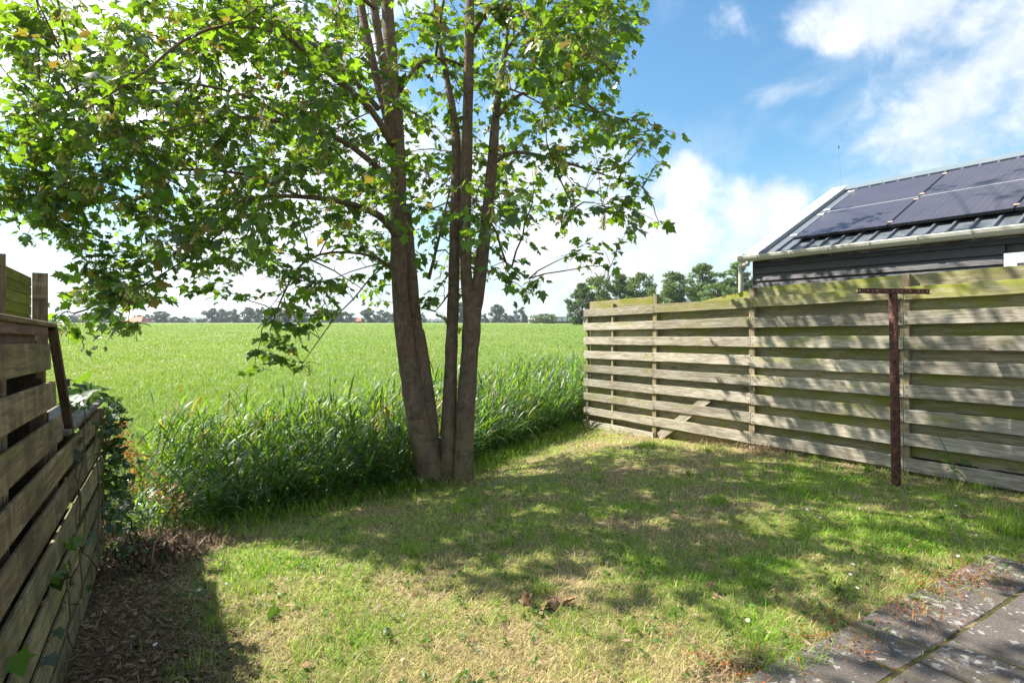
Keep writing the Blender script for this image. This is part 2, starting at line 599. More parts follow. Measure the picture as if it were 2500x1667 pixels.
def mat_solar():
    m, t = new_mat('solar_cells')
    oc = t.n('ShaderNodeTexCoord').outputs['Object']
    sp = t.n('ShaderNodeSeparateXYZ', i_0=oc).outputs
    lx = t.math('PINGPONG', t.math('MULTIPLY', sp[0], 1 / 0.036), 1.0)
    line = t.step(lx, 0.10, 0.02)
    cx_ = t.math('PINGPONG', t.math('MULTIPLY', sp[0], 1 / 0.083), 1.0)
    cy_ = t.math('PINGPONG', t.math('MULTIPLY', sp[1], 1 / 0.083), 1.0)
    gap = t.math('MAXIMUM', t.step(cx_, 0.035, 0.0), t.step(cy_, 0.035, 0.0))
    nz = t.noise(oc, 2.2, 5, 0.6)
    c = t.mix(nz, (0.040, 0.037, 0.052, 1), (0.070, 0.062, 0.080, 1))
    c = t.mix(t.math('MULTIPLY', line, 0.40), c, (0.20, 0.185, 0.21, 1))
    c = t.mix(t.math('MULTIPLY', gap, 0.75), c, (0.012, 0.012, 0.02, 1))
    sp_ = t.noise(oc, 14.0, 3, 0.5)
    c = t.mix(t.math('MULTIPLY', t.step(sp_, 0.735, 0.78), 0.6), c, (0.4, 0.4, 0.42, 1))
    return finish(t, pbsdf(t, c, t.math('ADD', 0.24, t.math('MULTIPLY', nz, 0.12)), 0.5), m)


def mat_rust():
    m, t = new_mat('rusty_steel')
    oc = t.n('ShaderNodeTexCoord').outputs['Object']
    a = t.noise(oc, 24, 6, 0.65)
    b = t.noise(oc, 70, 4, 0.6)
    c = t.ramp(a, [(0.32, (0.030, 0.016, 0.014)), (0.5, (0.085, 0.032, 0.022)), (0.66, (0.17, 0.075, 0.05)), (0.8, (0.23, 0.14, 0.11))])
    c = t.mix(t.step(b, 0.60, 0.72), c, (0.20, 0.15, 0.13, 1))
    return finish(t, pbsdf(t, c, 0.8, 0.3, 0, bump(t, a, 0.4, 0.004)), m)


def mat_bark():
    m, t = new_mat('maple_bark')
    oc = t.n('ShaderNodeTexCoord').outputs['Object']
    a = t.noise(t.mapping(oc, (13, 13, 7)), 1.0, 7, 0.7, 0.6)
    b = t.noise(oc, 5.0, 5, 0.6)
    fine = t.noise(oc, 75.0, 4, 0.6)
    fis = t.noise(t.mapping(oc, (34, 34, 3.2)), 1.0, 5, 0.7, 0.8)
    c = t.ramp(a, [(0.25, (0.062, 0.042, 0.028)), (0.48, (0.140, 0.100, 0.070)), (0.72, (0.245, 0.185, 0.135))])
    c = t.mix(t.math('MULTIPLY', t.step(b, 0.50, 0.64), 0.6), c, (0.215, 0.115, 0.088, 1))
    z = t.n('ShaderNodeSeparateXYZ', i_0=oc).outputs[2]
    low = t.math('MULTIPLY', t.step(z, 0.75, -0.25), t.step(t.noise(oc, 4.0, 4, 0.6), 0.40, 0.60))
    c = t.mix(t.math('MULTIPLY', low, 0.7), c, (0.215, 0.185, 0.085, 1))
    c = t.mix(t.math('MULTIPLY', t.step(fis, 0.46, 0.34), 0.38), c, (0.044, 0.030, 0.021, 1))
    sp = t.noise(oc, 46.0, 2, 0.5)
    c = t.mix(t.step(sp, 0.705, 0.75), c, (0.47, 0.43, 0.39, 1))
    ban = t.noise(t.mapping(oc, (5, 5, 17)), 1.0, 5, 0.65)
    c = t.mix(t.math('MULTIPLY', t.step(ban, 0.56, 0.66), 0.5), c, (0.05, 0.04, 0.034, 1))
    yl = t.noise(oc, 9.0, 4, 0.6)
    c = t.mix(t.math('MULTIPLY', t.math('MULTIPLY', t.step(z, 2.6, 4.2), t.step(yl, 0.5, 0.62)), 0.7), c, (0.24, 0.19, 0.06, 1))
    h = t.math('ADD', t.math('ADD', t.math('MULTIPLY', fis, 0.9), t.math('MULTIPLY', fine, 0.4)), t.math('MULTIPLY', a, 1.1))
    return finish(t, pbsdf(t, c, 0.88, 0.25, 0, bump(t, h, 0.8, 0.015)), m)


def mat_leaf(name, top, trans, fac=0.42, rough=0.34, spec=0.55, dark=0.6, under=None, attr='tint', warm=None):
    """leaf: glossy surface over a translucent blade; a per-leaf tint attribute and the object's random number vary it"""
    m, t = new_mat(name)
    at = t.n('ShaderNodeAttribute', attribute_name=attr).outputs['Fac']
    rnd = t.n('ShaderNodeObjectInfo').outputs['Random']
    k = t.math('FRACT', t.math('ADD', at, rnd))
    a = t.mix(k, tuple(v * dark for v in top) + (1,), tuple(v * 1.35 for v in top) + (1,))
    b = t.mix(k, tuple(v * 0.50 for v in trans) + (1,), tuple(v * 1.35 for v in trans) + (1,))
    if warm is not None:
        wv = t.step(t.math('FRACT', t.math('MULTIPLY', k, 13.7)), 0.93, 0.97)
        a = t.mix(wv, a, warm + (1,))
        b = t.mix(wv, b, warm + (1,))
    if under is not None:
        bf = t.n('ShaderNodeNewGeometry').outputs['Backfacing']
        a = t.mix(bf, a, under + (1,))
    s = pbsdf(t, a, rough, spec)
    tr = t.n('ShaderNodeBsdfTranslucent', i_Color=b)
    mx = t.n('ShaderNodeMixShader')
    mx.inputs[0].default_value = fac
    t.t.links.new(s.outputs[0], mx.inputs[1])
    t.t.links.new(tr.outputs[0], mx.inputs[2])
    return finish(t, mx, m)


def mat_blades(name, green, straw, trans_g, trans_s, fac=0.35, rough=0.45, spec=0.4):
    """grass: attribute 'dry' 0..1 mixes fresh and withered, 'tint' varies each blade"""
    m, t = new_mat(name)
    dry = t.n('ShaderNodeAttribute', attribute_name='dry').outputs['Fac']
    at = t.n('ShaderNodeAttribute', attribute_name='tint').outputs['Fac']
    v = t.math('ADD', 0.48, t.math('MULTIPLY', at, 1.04))
    vv = t.n('ShaderNodeCombineXYZ', i_0=v, i_1=v, i_2=v).outputs[0]
    a = t.mix(1.0, t.mix(dry, green + (1,), straw + (1,)), vv, 'MULTIPLY')
    b = t.mix(1.0, t.mix(dry, trans_g + (1,), trans_s + (1,)), vv, 'MULTIPLY')
    s = pbsdf(t, a, rough, spec)
    tr = t.n('ShaderNodeBsdfTranslucent', i_Color=b)
    mx = t.n('ShaderNodeMixShader')
    mx.inputs[0].default_value = fac
    t.t.links.new(s.outputs[0], mx.inputs[1])
    t.t.links.new(tr.outputs[0], mx.inputs[2])
    return finish(t, mx, m)


def mat_lawn():
    m, t = new_mat('lawn_soil')
    oc = t.n('ShaderNodeTexCoord').outputs['Object']
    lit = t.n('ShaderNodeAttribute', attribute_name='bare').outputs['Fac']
    a = t.noise(oc, 2.2, 5, 0.6)
    b = t.noise(oc, 38, 5, 0.7)
    c = t.mix(b, (0.12, 0.088, 0.050, 1), (0.34, 0.26, 0.155, 1))
    c = t.mix(t.step(a, 0.42, 0.62), c, t.mix(b, (0.13, 0.17, 0.03, 1), (0.27, 0.28, 0.08, 1)))
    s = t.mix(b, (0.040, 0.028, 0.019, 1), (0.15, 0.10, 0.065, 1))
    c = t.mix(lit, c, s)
    return finish(t, pbsdf(t, c, 0.95, 0.15, 0, bump(t, b, 0.7, 0.02)), m)


def mat_field():
    m, t = new_mat('field_grass_far')
    oc = t.n('ShaderNodeTexCoord').outputs['Object']
    a = t.noise(oc, 0.035, 6, 0.6)
    b = t.noise(t.mapping(oc, (0.25, 0.9, 1)), 1.0, 6, 0.68)
    c2 = t.noise(oc, 7.0, 4, 0.6)
    c = t.mix(b, (0.086, 0.136, 0.018, 1), (0.16, 0.22, 0.038, 1))
    c = t.mix(t.math('MULTIPLY', t.step(c2, 0.35, 0.65), 0.4), c, (0.10, 0.19, 0.02, 1))
    c = t.mix(t.math('MULTIPLY', t.step(a, 0.52, 0.70), 0.55), c, (0.26, 0.26, 0.07, 1))
    return finish(t, pbsdf(t, c, 0.85, 0.2, 0, bump(t, c2, 0.5, 0.05)), m)


def mat_slab():
    m, t = new_mat('lichen_concrete_slab')
    oc = t.n('ShaderNodeTexCoord').outputs['Object']
    rnd = t.n('ShaderNodeObjectInfo').outputs['Random']
    v = t.vmath('ADD', oc, t.n('ShaderNodeCombineXYZ', i_0=t.math('MULTIPLY', rnd, 41.0), i_1=t.math('MULTIPLY', rnd, 23.0)).outputs[0])
    a = t.noise(v, 7, 6, 0.65)
    agg = t.noise(v, 95, 4, 0.75)
    c = t.mix(a, (0.052, 0.043, 0.038, 1), (0.140, 0.120, 0.106, 1))
    c = t.mix(t.step(agg, 0.55, 0.7), c, (0.26, 0.245, 0.23, 1))
    c = t.mix(t.step(agg, 0.42, 0.33), c, (0.045, 0.042, 0.042, 1))
    li = t.noise(v, 24, 4, 0.6, 0.2)
    lm = t.math('ADD', li, t.math('MULTIPLY', t.math('SUBTRACT', t.noise(v, 3.0, 3), 0.5), 0.45))
    c = t.mix(t.math('MULTIPLY', t.step(lm, 0.60, 0.66), t.math('ADD', 0.30, t.math('MULTIPLY', agg, 0.75))), c, (0.36, 0.345, 0.325, 1))
    mo = t.noise(v, 4.0, 5, 0.6)
    c = t.mix(t.math('MULTIPLY', t.step(mo, 0.54, 0.68), 0.6), c, (0.10, 0.085, 0.035, 1))
    return finish(t, pbsdf(t, c, 0.9, 0.25, 0, bump(t, agg, 0.5, 0.003)), m)


M['siding'] = mat_siding()
M['solar'] = mat_solar()
M['rust'] = mat_rust()
M['bark'] = mat_bark()
M['lawn'] = mat_lawn()
M['field'] = mat_field()
M['slab'] = mat_slab()
M['mud'] = plain('ditch_mud', (0.035, 0.030, 0.018), 0.8, 0.3, var=0.5, scale=5)
M['soil'] = plain('dark_soil', (0.020, 0.015, 0.011), 0.95, 0.15, var=0.4, scale=9)
M['moss_joint'] = plain('mossy_joint_sand', (0.060, 0.054, 0.020), 0.95, 0.15, var=0.6, scale=22)
M['leaf'] = mat_leaf('maple_leaf', (0.036, 0.092, 0.018), (0.235, 0.41, 0.015), 0.46, 0.30, 0.65, 0.42, under=(0.095, 0.175, 0.05), warm=(0.30, 0.21, 0.03))
M['seed'] = mat_leaf('maple_seed', (0.36, 0.37, 0.13), (0.58, 0.56, 0.16), 0.45, 0.5, 0.3, 0.7)
M['ivy'] = mat_leaf('ivy_leaf', (0.040, 0.085, 0.024), (0.14, 0.27, 0.02), 0.28, 0.32, 0.6, 0.5, warm=(0.22, 0.13, 0.06))
M['ivy_stem'] = plain('ivy_stem', (0.14, 0.095, 0.06), 0.85, 0.2, var=0.4, scale=30)
M['reed'] = mat_blades('reed', (0.038, 0.108, 0.028), (0.34, 0.26, 0.11), (0.18, 0.36, 0.014), (0.50, 0.36, 0.06), 0.42, 0.42, 0.45)
M['grass'] = mat_blades('lawn_grass', (0.150, 0.300, 0.018), (0.53, 0.40, 0.225), (0.36, 0.60, 0.018), (0.56, 0.42, 0.23), 0.42, 0.5, 0.35)
M['meadow'] = mat_blades('meadow_grass', (0.070, 0.140, 0.014), (0.24, 0.25, 0.07), (0.18, 0.295, 0.014), (0.34, 0.34, 0.10), 0.42, 0.46, 0.45)
M['litter'] = mat_blades('dead_litter', (0.075, 0.050, 0.032), (0.36, 0.25, 0.165), (0.04, 0.03, 0.02), (0.24, 0.15, 0.08), 0.15, 0.8, 0.2)
M['orange_bits'] = mat_blades('orange_blossom_litter', (0.11, 0.030, 0.012), (0.38, 0.125, 0.030), (0.15, 0.04, 0.01), (0.40, 0.13, 0.025), 0.2, 0.7, 0.2)
M['weed'] = mat_leaf('weed_leaf', (0.060, 0.130, 0.022), (0.20, 0.36, 0.02), 0.35, 0.45, 0.4, 0.6)
M['rust_leaf'] = mat_leaf('orange_withered_leaf', (0.36, 0.115, 0.035), (0.50, 0.20, 0.05), 0.35, 0.6, 0.2, 0.6)
M['brown_leaf'] = plain('dry_brown_leaf', (0.27, 0.165, 0.092), 0.75, 0.25, var=0.35, scale=35, bumps=0.4)
M['petal'] = plain('white_petal', (0.75, 0.74, 0.76), 0.6, 0.2, var=0.02)
M['yolk'] = plain('yellow_flower_centre', (0.70, 0.45, 0.03), 0.7, 0.2, var=0.1)
M['twig'] = plain('dry_twig', (0.10, 0.075, 0.06), 0.85, 0.2, var=0.3, scale=30)
M['far_leaf'] = mat_leaf('far_tree_leaf', (0.060, 0.105, 0.026), (0.16, 0.24, 0.03), 0.30, 0.55, 0.35, 0.55)
M['far_leaf_b'] = mat_leaf('far_tree_leaf_pale', (0.105, 0.165, 0.045), (0.22, 0.32, 0.05), 0.30, 0.5, 0.35, 0.6)
M['far_leaf_d'] = mat_leaf('distant_tree_leaf', (0.034, 0.058, 0.024), (0.075, 0.115, 0.03), 0.25, 0.6, 0.3, 0.6)
M['far_bark'] = plain('far_tree_bark', (0.075, 0.060, 0.046), 0.9, 0.2, var=0.3)
M['roof_tile'] = plain('orange_roof_tiles', (0.42, 0.13, 0.065), 0.75, 0.3, var=0.2, scale=0.8)
M['blue_roof'] = plain('blue_grey_roof', (0.055, 0.065, 0.12), 0.6, 0.4, var=0.2, scale=0.8)
M['brick'] = plain('red_brick_wall', (0.28, 0.11, 0.07), 0.85, 0.2, var=0.25, scale=2)
M['pale_wall'] = plain('pale_render', (0.66, 0.64, 0.60), 0.8, 0.2, var=0.08, scale=1)
M['frame_dark'] = plain('dark_painted_steel', (0.045, 0.05, 0.055), 0.5, 0.4, var=0.2)
M['pale_glass'] = plain('pale_shed_panel', (0.48, 0.55, 0.60), 0.25, 0.5, var=0.1, scale=0.5)

# ------------------------------------------------------------------ ground: one grid, split into lawn, ditch and field
def axis(lo, hi, step, far, k):
    a = list(np.arange(lo, hi + 1e-6, step))
    d = step
    v = hi
    while v < far:
        d *= k
        v += d
        a.append(v)
    d = step
    v = lo
    while v > -far:
        d *= k
        v -= d
        a.insert(0, v)
    return np.array(a)


gx = axis(-9, 10, 0.09, 6500, 1.17)
gy = axis(-1.5, 16, 0.09, 6500, 1.17)
gy = gy[gy > -400]
XX, YY = np.meshgrid(gx, gy)
ZZ = terrain(XX, YY)
UU = edge_dist(XX, YY)
nx_, ny_ = len(gx), len(gy)
ii, jj = np.meshgrid(np.arange(nx_ - 1), np.arange(ny_ - 1))
q = (jj * nx_ + ii).ravel()
quads = np.stack([q, q + 1, q + nx_ + 1, q + nx_], 1)
uq = UU.ravel()[quads].mean(1)
allV = np.stack([XX.ravel(), YY.ravel(), ZZ.ravel()], 1)

WALL_OFF = -0.417                                    # the left wall's foot: X = WALL_OFF - 0.6296 Y


def wall_dist(x, y):
    """distance from the left wall's foot, positive in the garden"""
    return (np.asarray(x) - WALL_OFF + 0.6296 * np.asarray(y)) * 0.8462


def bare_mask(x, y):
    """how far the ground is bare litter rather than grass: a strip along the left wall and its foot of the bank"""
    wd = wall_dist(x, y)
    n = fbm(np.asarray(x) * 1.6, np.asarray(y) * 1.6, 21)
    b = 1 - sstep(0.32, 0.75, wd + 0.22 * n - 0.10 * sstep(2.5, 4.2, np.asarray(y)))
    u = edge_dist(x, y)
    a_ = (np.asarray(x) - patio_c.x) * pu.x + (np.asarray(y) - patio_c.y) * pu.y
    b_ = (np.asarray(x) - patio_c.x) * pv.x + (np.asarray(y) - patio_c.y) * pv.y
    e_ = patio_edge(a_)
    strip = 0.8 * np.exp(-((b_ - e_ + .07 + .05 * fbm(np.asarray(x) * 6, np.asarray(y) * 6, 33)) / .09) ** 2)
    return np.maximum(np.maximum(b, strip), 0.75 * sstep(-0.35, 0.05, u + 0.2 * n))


def sub_ground(name, sel, mat, attrs=True):
    f = quads[sel]
    used, invx = np.unique(f, return_inverse=True)
    f = invx.reshape(-1, 4)
    T = np.concatenate([f[:, [0, 1, 2]], f[:, [0, 2, 3]]])
    V = allV[used]
    me = np_mesh(name, V, T, mat, {'bare': bare_mask(V[:, 0], V[:, 1])} if attrs else None, smooth=True)
    return tag(link(name, me), kind='structure')


lawn = sub_ground('lawn', uq < 0.12, M['lawn'])
ditch = sub_ground('ditch', (uq >= 0.12) & (uq < 2.45), M['mud'], False)
field = sub_ground('field', uq >= 2.45, M['field'], False)

# ------------------------------------------------------------------ patio of small square slabs, bottom right
S = 0.32
pz0 = patio_c.z + 0.004
sl = Vector((0, 1, -0.0333))


def patio_pt(a, b, dz=0.0):
    p = Vector((patio_c.x, patio_c.y, 0)) + pu * a + pv * b
    return Vector((p.x, p.y, pz0 - 0.0333 * (p.y - patio_c.y) + dz))


pm = MB()
pm.add([patio_pt(-2.6, -.20, .003), patio_pt(5, .10, .003), patio_pt(5, 2.5, .003), patio_pt(-2.6, 2.5, .003),
        patio_pt(-2.6, -.20, -.12), patio_pt(5, .10, -.12), patio_pt(5, 2.5, -.12), patio_pt(-2.6, 2.5, -.12)],
       [(3, 2, 1, 0), (0, 1, 5, 4), (1, 2, 6, 5), (2, 3, 7, 6), (3, 0, 4, 7)])
patio = tag(pm.build('patio', M['moss_joint']), kind='structure')
patio.data.flip_normals()
slab_me = []
for k in range(4):
    V, Fc = [], []
    s = S / 2 - 0.011
    c = 0.006
    for z, e in ((-0.03, 0), (-c, 0), (0, c)):
        for sx, sy in ((-1, -1), (1, -1), (1, 1), (-1, 1)):
            V.append((sx * (s - e) + random.gauss(0, .0015), sy * (s - e) + random.gauss(0, .0015), z))
    for l in range(2):
        for a in range(4):
            Fc.append((l * 4 + a, l * 4 + (a + 1) % 4, l * 4 + 4 + (a + 1) % 4, l * 4 + 4 + a))
    Fc.append((8, 9, 10, 11))
    slab_me.append(pydata('slab', V, Fc, M['slab']))
pr = Matrix.Rotation(A_, 4, 'Z')
for row in range(-2, 8):
    shift = 0.0 if row % 2 else 0.5 * S
    for kx in range(-8, 15):
        a = kx * S + shift + S / 2
        b = row * S + S / 2
        # ragged edge towards the lawn
        p = patio_pt(a, b)
        if b + S * .35 < float(patio_edge(a)):
            continue
        if p.y < 0.3:
            continue
        o = link('slab', slab_me[random.randrange(4)], patio, False)
        tilt = Matrix.Rotation(random.gauss(0, .006), 4, 'X') @ Matrix.Rotation(random.gauss(0, .006), 4, 'Y')
        o.matrix_local = Matrix.Translation(patio_pt(a, b, 0.012 + random.gauss(0, .0025))) @ pr @ tilt @ Matrix.Rotation(random.randrange(4) * math.pi / 2, 4, 'Z')

# ------------------------------------------------------------------ right-hand fence
FX = 7.778


def fence_pt(px, h, back=0.0):
    """point on the fence's front plane in the column of pixel PX; H above the sloping line through eye height; BACK behind it"""
    Y = FX / ((px - CX) / F + 0.6296)
    X = (px - CX) / F * Y
    return Vector((X + N2[0] * back, Y + N2[1] * back, EYE - 0.029 * Y + h))


def along(p, t):
    return Vector((p.x - D2[0] * t, p.y - D2[1] * t, p.z + 0.029 * 0.8462 * t))     # T metres towards the camera side


fence = empty('board_fence', (2.6, 8.1, -0.5), 'weathered timber fence of overlapping horizontal boards beside the lawn', 'fence')
BW, PITCH = 0.134, 0.254
posts_px = [1424 + 9, 1494, 1597, 1835, 2208]
pp = [fence_pt(x, 0) for x in posts_px]
post_x = [along(pp[0], 0.0), pp[1], pp[2], pp[3], pp[4], along(pp[4], 1.78), along(pp[4], 3.56)]


def fence_section(a, b, rows, x0, x1, tilt=0.0, mat=None):
    for i in rows:
        h = 0.534 - PITCH * i - BW / 2 + random.gauss(0, .004)
        p, q2 = Vector(a), Vector(b)
        p.z += h
        q2.z += h + random.gauss(0, .004)
        d = (q2 - p).normalized()
        p -= d * x0
        q2 += d * x1
        n = Vector((N2[0], N2[1], 0))
        m = M['fence_top'] if i == 0 and mat else M['fence']
        board('board', p - n * 0.012, q2 - n * 0.012, BW + random.choice((-.004, 0, .004)), 0.021, m, fence, lean=random.gauss(0, .015), warp=0.006, share=False)


zero = [Vector((v.x, v.y, EYE - 0.029 * v.y)) for v in post_x]
fence_section(zero[0], zero[2], range(0, 9), 0.07, -0.004)
fence_section(zero[2], zero[3], range(0, 8), -0.004, -0.003, mat=True)
fence_section(zero[3], zero[4], range(0, 8), -0.003, -0.003, mat=True)
fence_section(zero[4], zero[5], range(0, 8), -0.003, -0.003, mat=True)
fence_section(zero[5], zero[6], range(0, 8), -0.003, 0.05, mat=True)
n3 = Vector((N2[0], N2[1], 0))
for s_, (a, b) in enumerate(((0, 2), (2, 3), (3, 4), (4, 5), (5, 6))):
    rows = range(-1, 8 if s_ == 0 else 8)
    for i in rows:
        h = 0.534 - PITCH * i - PITCH / 2 - BW / 2 + 0.004 + random.gauss(0, .005)
        p, q2 = zero[a] + Vector((0, 0, h)), zero[b] + Vector((0, 0, h))
        d = (q2 - p).normalized()
        if i == -1 and s_ == 1:
            p.z -= 0.24                                  # the slipped top board of the second section
            q2.z -= 0.02
        p, q2 = p + d * 0.004, q2 - d * 0.004
        if s_ == 0 and i >= 0:
            p = p + d * 0.02
        m = M['fence_top'] if (i == -1 and s_ > 0) else M['fence_back']
        board('back_board', p + n3 * 0.074, q2 + n3 * 0.074, BW + 0.012, 0.021, m, fence, lean=random.gauss(0, .02), warp=0.006, share=False)
for k, z in enumerate(zero):
    if k == 1:
        wd_, top = 0.045, 0.60
    elif k == 0:
        wd_, top = 0.045, 0.52
    elif k == 2:
        wd_, top = 0.085, 0.70
    else:
        wd_, top = 0.085, 0.672
    gz = tz(z.x, z.y)
    c = Vector((z.x, z.y, 0)) + n3 * 0.031
    hgt = z.z + top - gz + 0.35
    V, Fc = box_shape(hgt, 0.058, wd_, 0.004)
    o = link('post', pydata('post', V, Fc, M['fence_post']))
    o.parent = fence
    x = Vector((random.gauss(0, .004), random.gauss(0, .004), 1)).normalized()
    y = n3
    zz = x.cross(y).normalized()
    y = zz.cross(x)
    mt = Matrix((x, y, zz)).transposed().to_4x4()
    o.matrix_local = Matrix.Translation(Vector((c.x, c.y, gz - 0.35 + hgt / 2)) - Vector(fence.location)) @ mt
# the loose diagonal board behind the front boards, and the low gravel boards under the far sections
p0 = fence_pt(1608, 0); q0 = fence_pt(1728, 0)
p0.z = P(1608, 1066, p0.y).z
q0.z = P(1728, 972, q0.y).z
brace = board('brace_board', p0 + n3 * 0.016, q0 + n3 * 0.016, 0.13, 0.02, M['fence'], fence, share=False)
brace['label'] = 'loose board lying slantwise behind the front boards'
for a, b, h in ((0, 2, -1.62), (2, 3, -1.55)):
    board('base_board', zero[a] + Vector((0, 0, h)) + n3 * 0.11, zero[b] + Vector((0, 0, h - 0.03)) + n3 * 0.11, 0.22, 0.03, M['fence_back'], fence, share=False)
# nails: two per board on each post
nb = MB()
for k in (2, 3, 4):
    for i in range(8):
        for s_ in (-1, 1):
            for e in (-.028, .028):
                p = zero[k] + Vector((0, 0, 0.534 - PITCH * i - BW / 2 + 0.04 * s_)) - n3 * 0.0235
                p = along(p, e)
                nb.box(p, (0.010, 0.004, 0.010), Matrix((Vector((-D2[0], -D2[1], 0)), n3, Vector((0, 0, 1)))).transposed())
tag(nb.build('nails', M['frame_dark'], fence), kind='stuff')

# ------------------------------------------------------------------ left retaining wall with its taller end
WB = Vector((WALL_OFF, 0, 0))


def wall_pt(px, hr, out=0.0):
    """a point in the battered face of the left wall: seen in pixel column PX, HR below the sloping eye-height line"""
    q_ = 1.0 + 0.16 * (hr + 1.444) / 1.444
    k = 563.0 * q_
    Y = k / (400 - px)
    X = (px - CX) / F * Y
    return Vector((X + N2[0] * out, Y + N2[1] * out, EYE - 0.0363 * Y + hr))


wall = empty('retaining_wall', (-2.0, 2.6, -0.1), 'mossy dark timber plank wall close by at the left edge, taller at its near end', 'wall')
# planks: (top height, near pixel column, far pixel column)
ends = [118, 132, 147, 249, 251, 252, 252, 253, 253]
LEAN = -0.04
for i in range(9):
    hr = -0.160 * i - 0.004
    wdt = 0.108 + 0.016 * i / 8
    c0 = wall_pt(-900, hr - wdt / 2)
    c1 = wall_pt(ends[i], hr - wdt / 2)
    if i >= 4:
        # upright joint: two planks in a row, butted
        cm = wall_pt(205 + (i * 7) % 12, hr - wdt / 2)
        o = board('plank', c0, cm - (cm - c0).normalized() * 0.004, wdt, 0.015, M['wall_low'] if i > 4 else M['wall'], wall, lean=LEAN, share=False, warp=0.004)
        board('plank', cm, c1, wdt, 0.015, M['wall_low'], wall, lean=LEAN, share=False)
    else:
        board('plank', c0, c1, wdt, 0.015, M['wall'], wall, lean=LEAN, share=False, warp=0.003)
# apron boards and cap of the tall end
board('apron_board', wall_pt(-900, 0.0455), wall_pt(110, 0.0455), 0.036, 0.02, M['wall_red'], wall, share=False)
board('apron_board', wall_pt(-900, 0.020, -0.028), wall_pt(100, 0.020, -0.028), 0.05, 0.02, M['wall_red'], wall, share=False)
cq, ce = wall_pt(-900, 0.073, -0.10), wall_pt(122, 0.073, -0.10)
board('cap_board', cq, ce, 0.018, 0.25, M['wall'], wall, share=False)
# slanting batten that closes the tall end
ba, bb = wall_pt(119, 0.058, 0.012), wall_pt(160, -0.43, 0.016)
V, Fc = box_shape((bb - ba).length, 0.032, 0.034, 0.003)
o = link('end_batten', pydata('end_batten', V, Fc, M['wall_dark']))
x = (bb - ba).normalized(); zz = n3.cross(x).normalized(); y = zz.cross(x)
y = -y if y.dot(n3) < 0 else y
zz = x.cross(y)
o.parent = wall
o.matrix_local = Matrix.Translation((ba + bb) / 2 - Vector(wall.location)) @ Matrix((x, y, zz)).transposed().to_4x4()
# end face of the tall part: boards across
for h0 in (0.0, -.155, -.31):
    a = wall_pt(112 + (-h0) * 90, h0 - 0.07, -0.03)
    board('end_board', a, a - Vector((N2[0], N2[1], 0)) * 0.75, 0.1545, 0.022, M['wall_dark'], wall, share=False)
# cap of the low end
c0, c1 = wall_pt(152, -0.415, -0.085), wall_pt(248, -0.415, -0.085)
board('cap_board', c0, c1, 0.024, 0.23, M['grey_cap'], wall, share=False)
# inner posts that show in the gaps
for px_, top in ((-60, .05), (14, .05), (30, -.02), (124, -.05), (150, -.35), (226, -.45)):
    a, b = wall_pt(px_, top, -0.045), wall_pt(px_, -1.5, -0.045)
    b.x, b.y = a.x + 0.02, a.y + 0.01
    V, Fc = box_shape((a - b).length, 0.05, 0.05, 0.003)
    o = link('post', pydata('post', V, Fc, M['wall']))
    o.parent = wall
    x = (a - b).normalized(); zz = x.cross(n3).normalized(); y = zz.cross(x)
    o.matrix_local = Matrix.Translation((a + b) / 2 - Vector(wall.location)) @ Matrix((x, y, zz)).transposed().to_4x4()
# far end: the wall turns the corner
for i in range(3, 9):
    hr = -0.160 * i - 0.004 - 0.07
    a = wall_pt(250, hr, -0.014)
    board('return_plank', a, a - n3 * 1.4, 0.138, 0.024, M['wall_low'], wall, share=False)
# soil held by the wall
sm = MB()
def soil_block(pxa, pxb, top, inset=-0.12, depth=1.6):
    a, b = wall_pt(pxa, top, inset), wall_pt(pxb, top, inset)
    V = []
    for p in (a, b, b - n3 * depth, a - n3 * depth):
        V.append((p.x, p.y, p.z))
    for p in (a, b, b - n3 * depth, a - n3 * depth):
        V.append((p.x, p.y, tz(p.x, p.y) - 0.3))
    sm.add(V, [(0, 1, 2, 3), (0, 4, 5, 1), (1, 5, 6, 2), (2, 6, 7, 3), (3, 7, 4, 0)])
soil_block(-900, 66, 0.035, -0.20)
soil_block(67, 110, 0.035, -0.085, 0.7)
soil_block(113, 245, -0.45, -0.20)
raised = tag(sm.build('raised_ground', M['soil']), kind='structure')

# green plank screen standing on the raised ground
def screen_pt(px, py, back=0.0):
    Y = 1206.0 / (400 - px)
    p = P(px, py, Y)
    return p - n3 * back


screen = empty('plank_screen', screen_pt(97, 770), 'algae-green plank screen between two brown posts above the wall cap', 'fence')
Yn = 1206.0 / (400 - 12)
for i in range(7):
    a = screen_pt(-60, 640 + 0, 0.03)
    y_at = lambda px, hh: 831 - (hh) * 1350 * (400 - px) / 1206.0
    h1 = 0.4370 - i * 0.0665
    def pt(px):
        p = screen_pt(px, y_at(px, h1 - 0.033), 0.03)
        return p
    board('plank', pt(-240), pt(86), 0.064, 0.02, M['green_panel'], screen, share=False, lean=random.gauss(0, .02))
for px_, py_ in ((98, 667), (-4, 620)):
    a = screen_pt(px_, py_); b = screen_pt(px_, 880)
    b.x, b.y = a.x, a.y
    V, Fc = box_shape((a - b).length, 0.07, 0.088 if px_ > 0 else 0.06, 0.004)
    o = link('post', pydata('post', V, Fc, M['wall']))
    o.parent = screen
    x = Vector((0, 0, 1)); fx = Vector((a.x, a.y, 0)).normalized(); zz = x.cross(fx); y = zz.cross(x)
    o.matrix_local = Matrix.Translation((a + b) / 2 - Vector(screen.location)) @ Matrix((x, y, zz)).transposed().to_4x4()

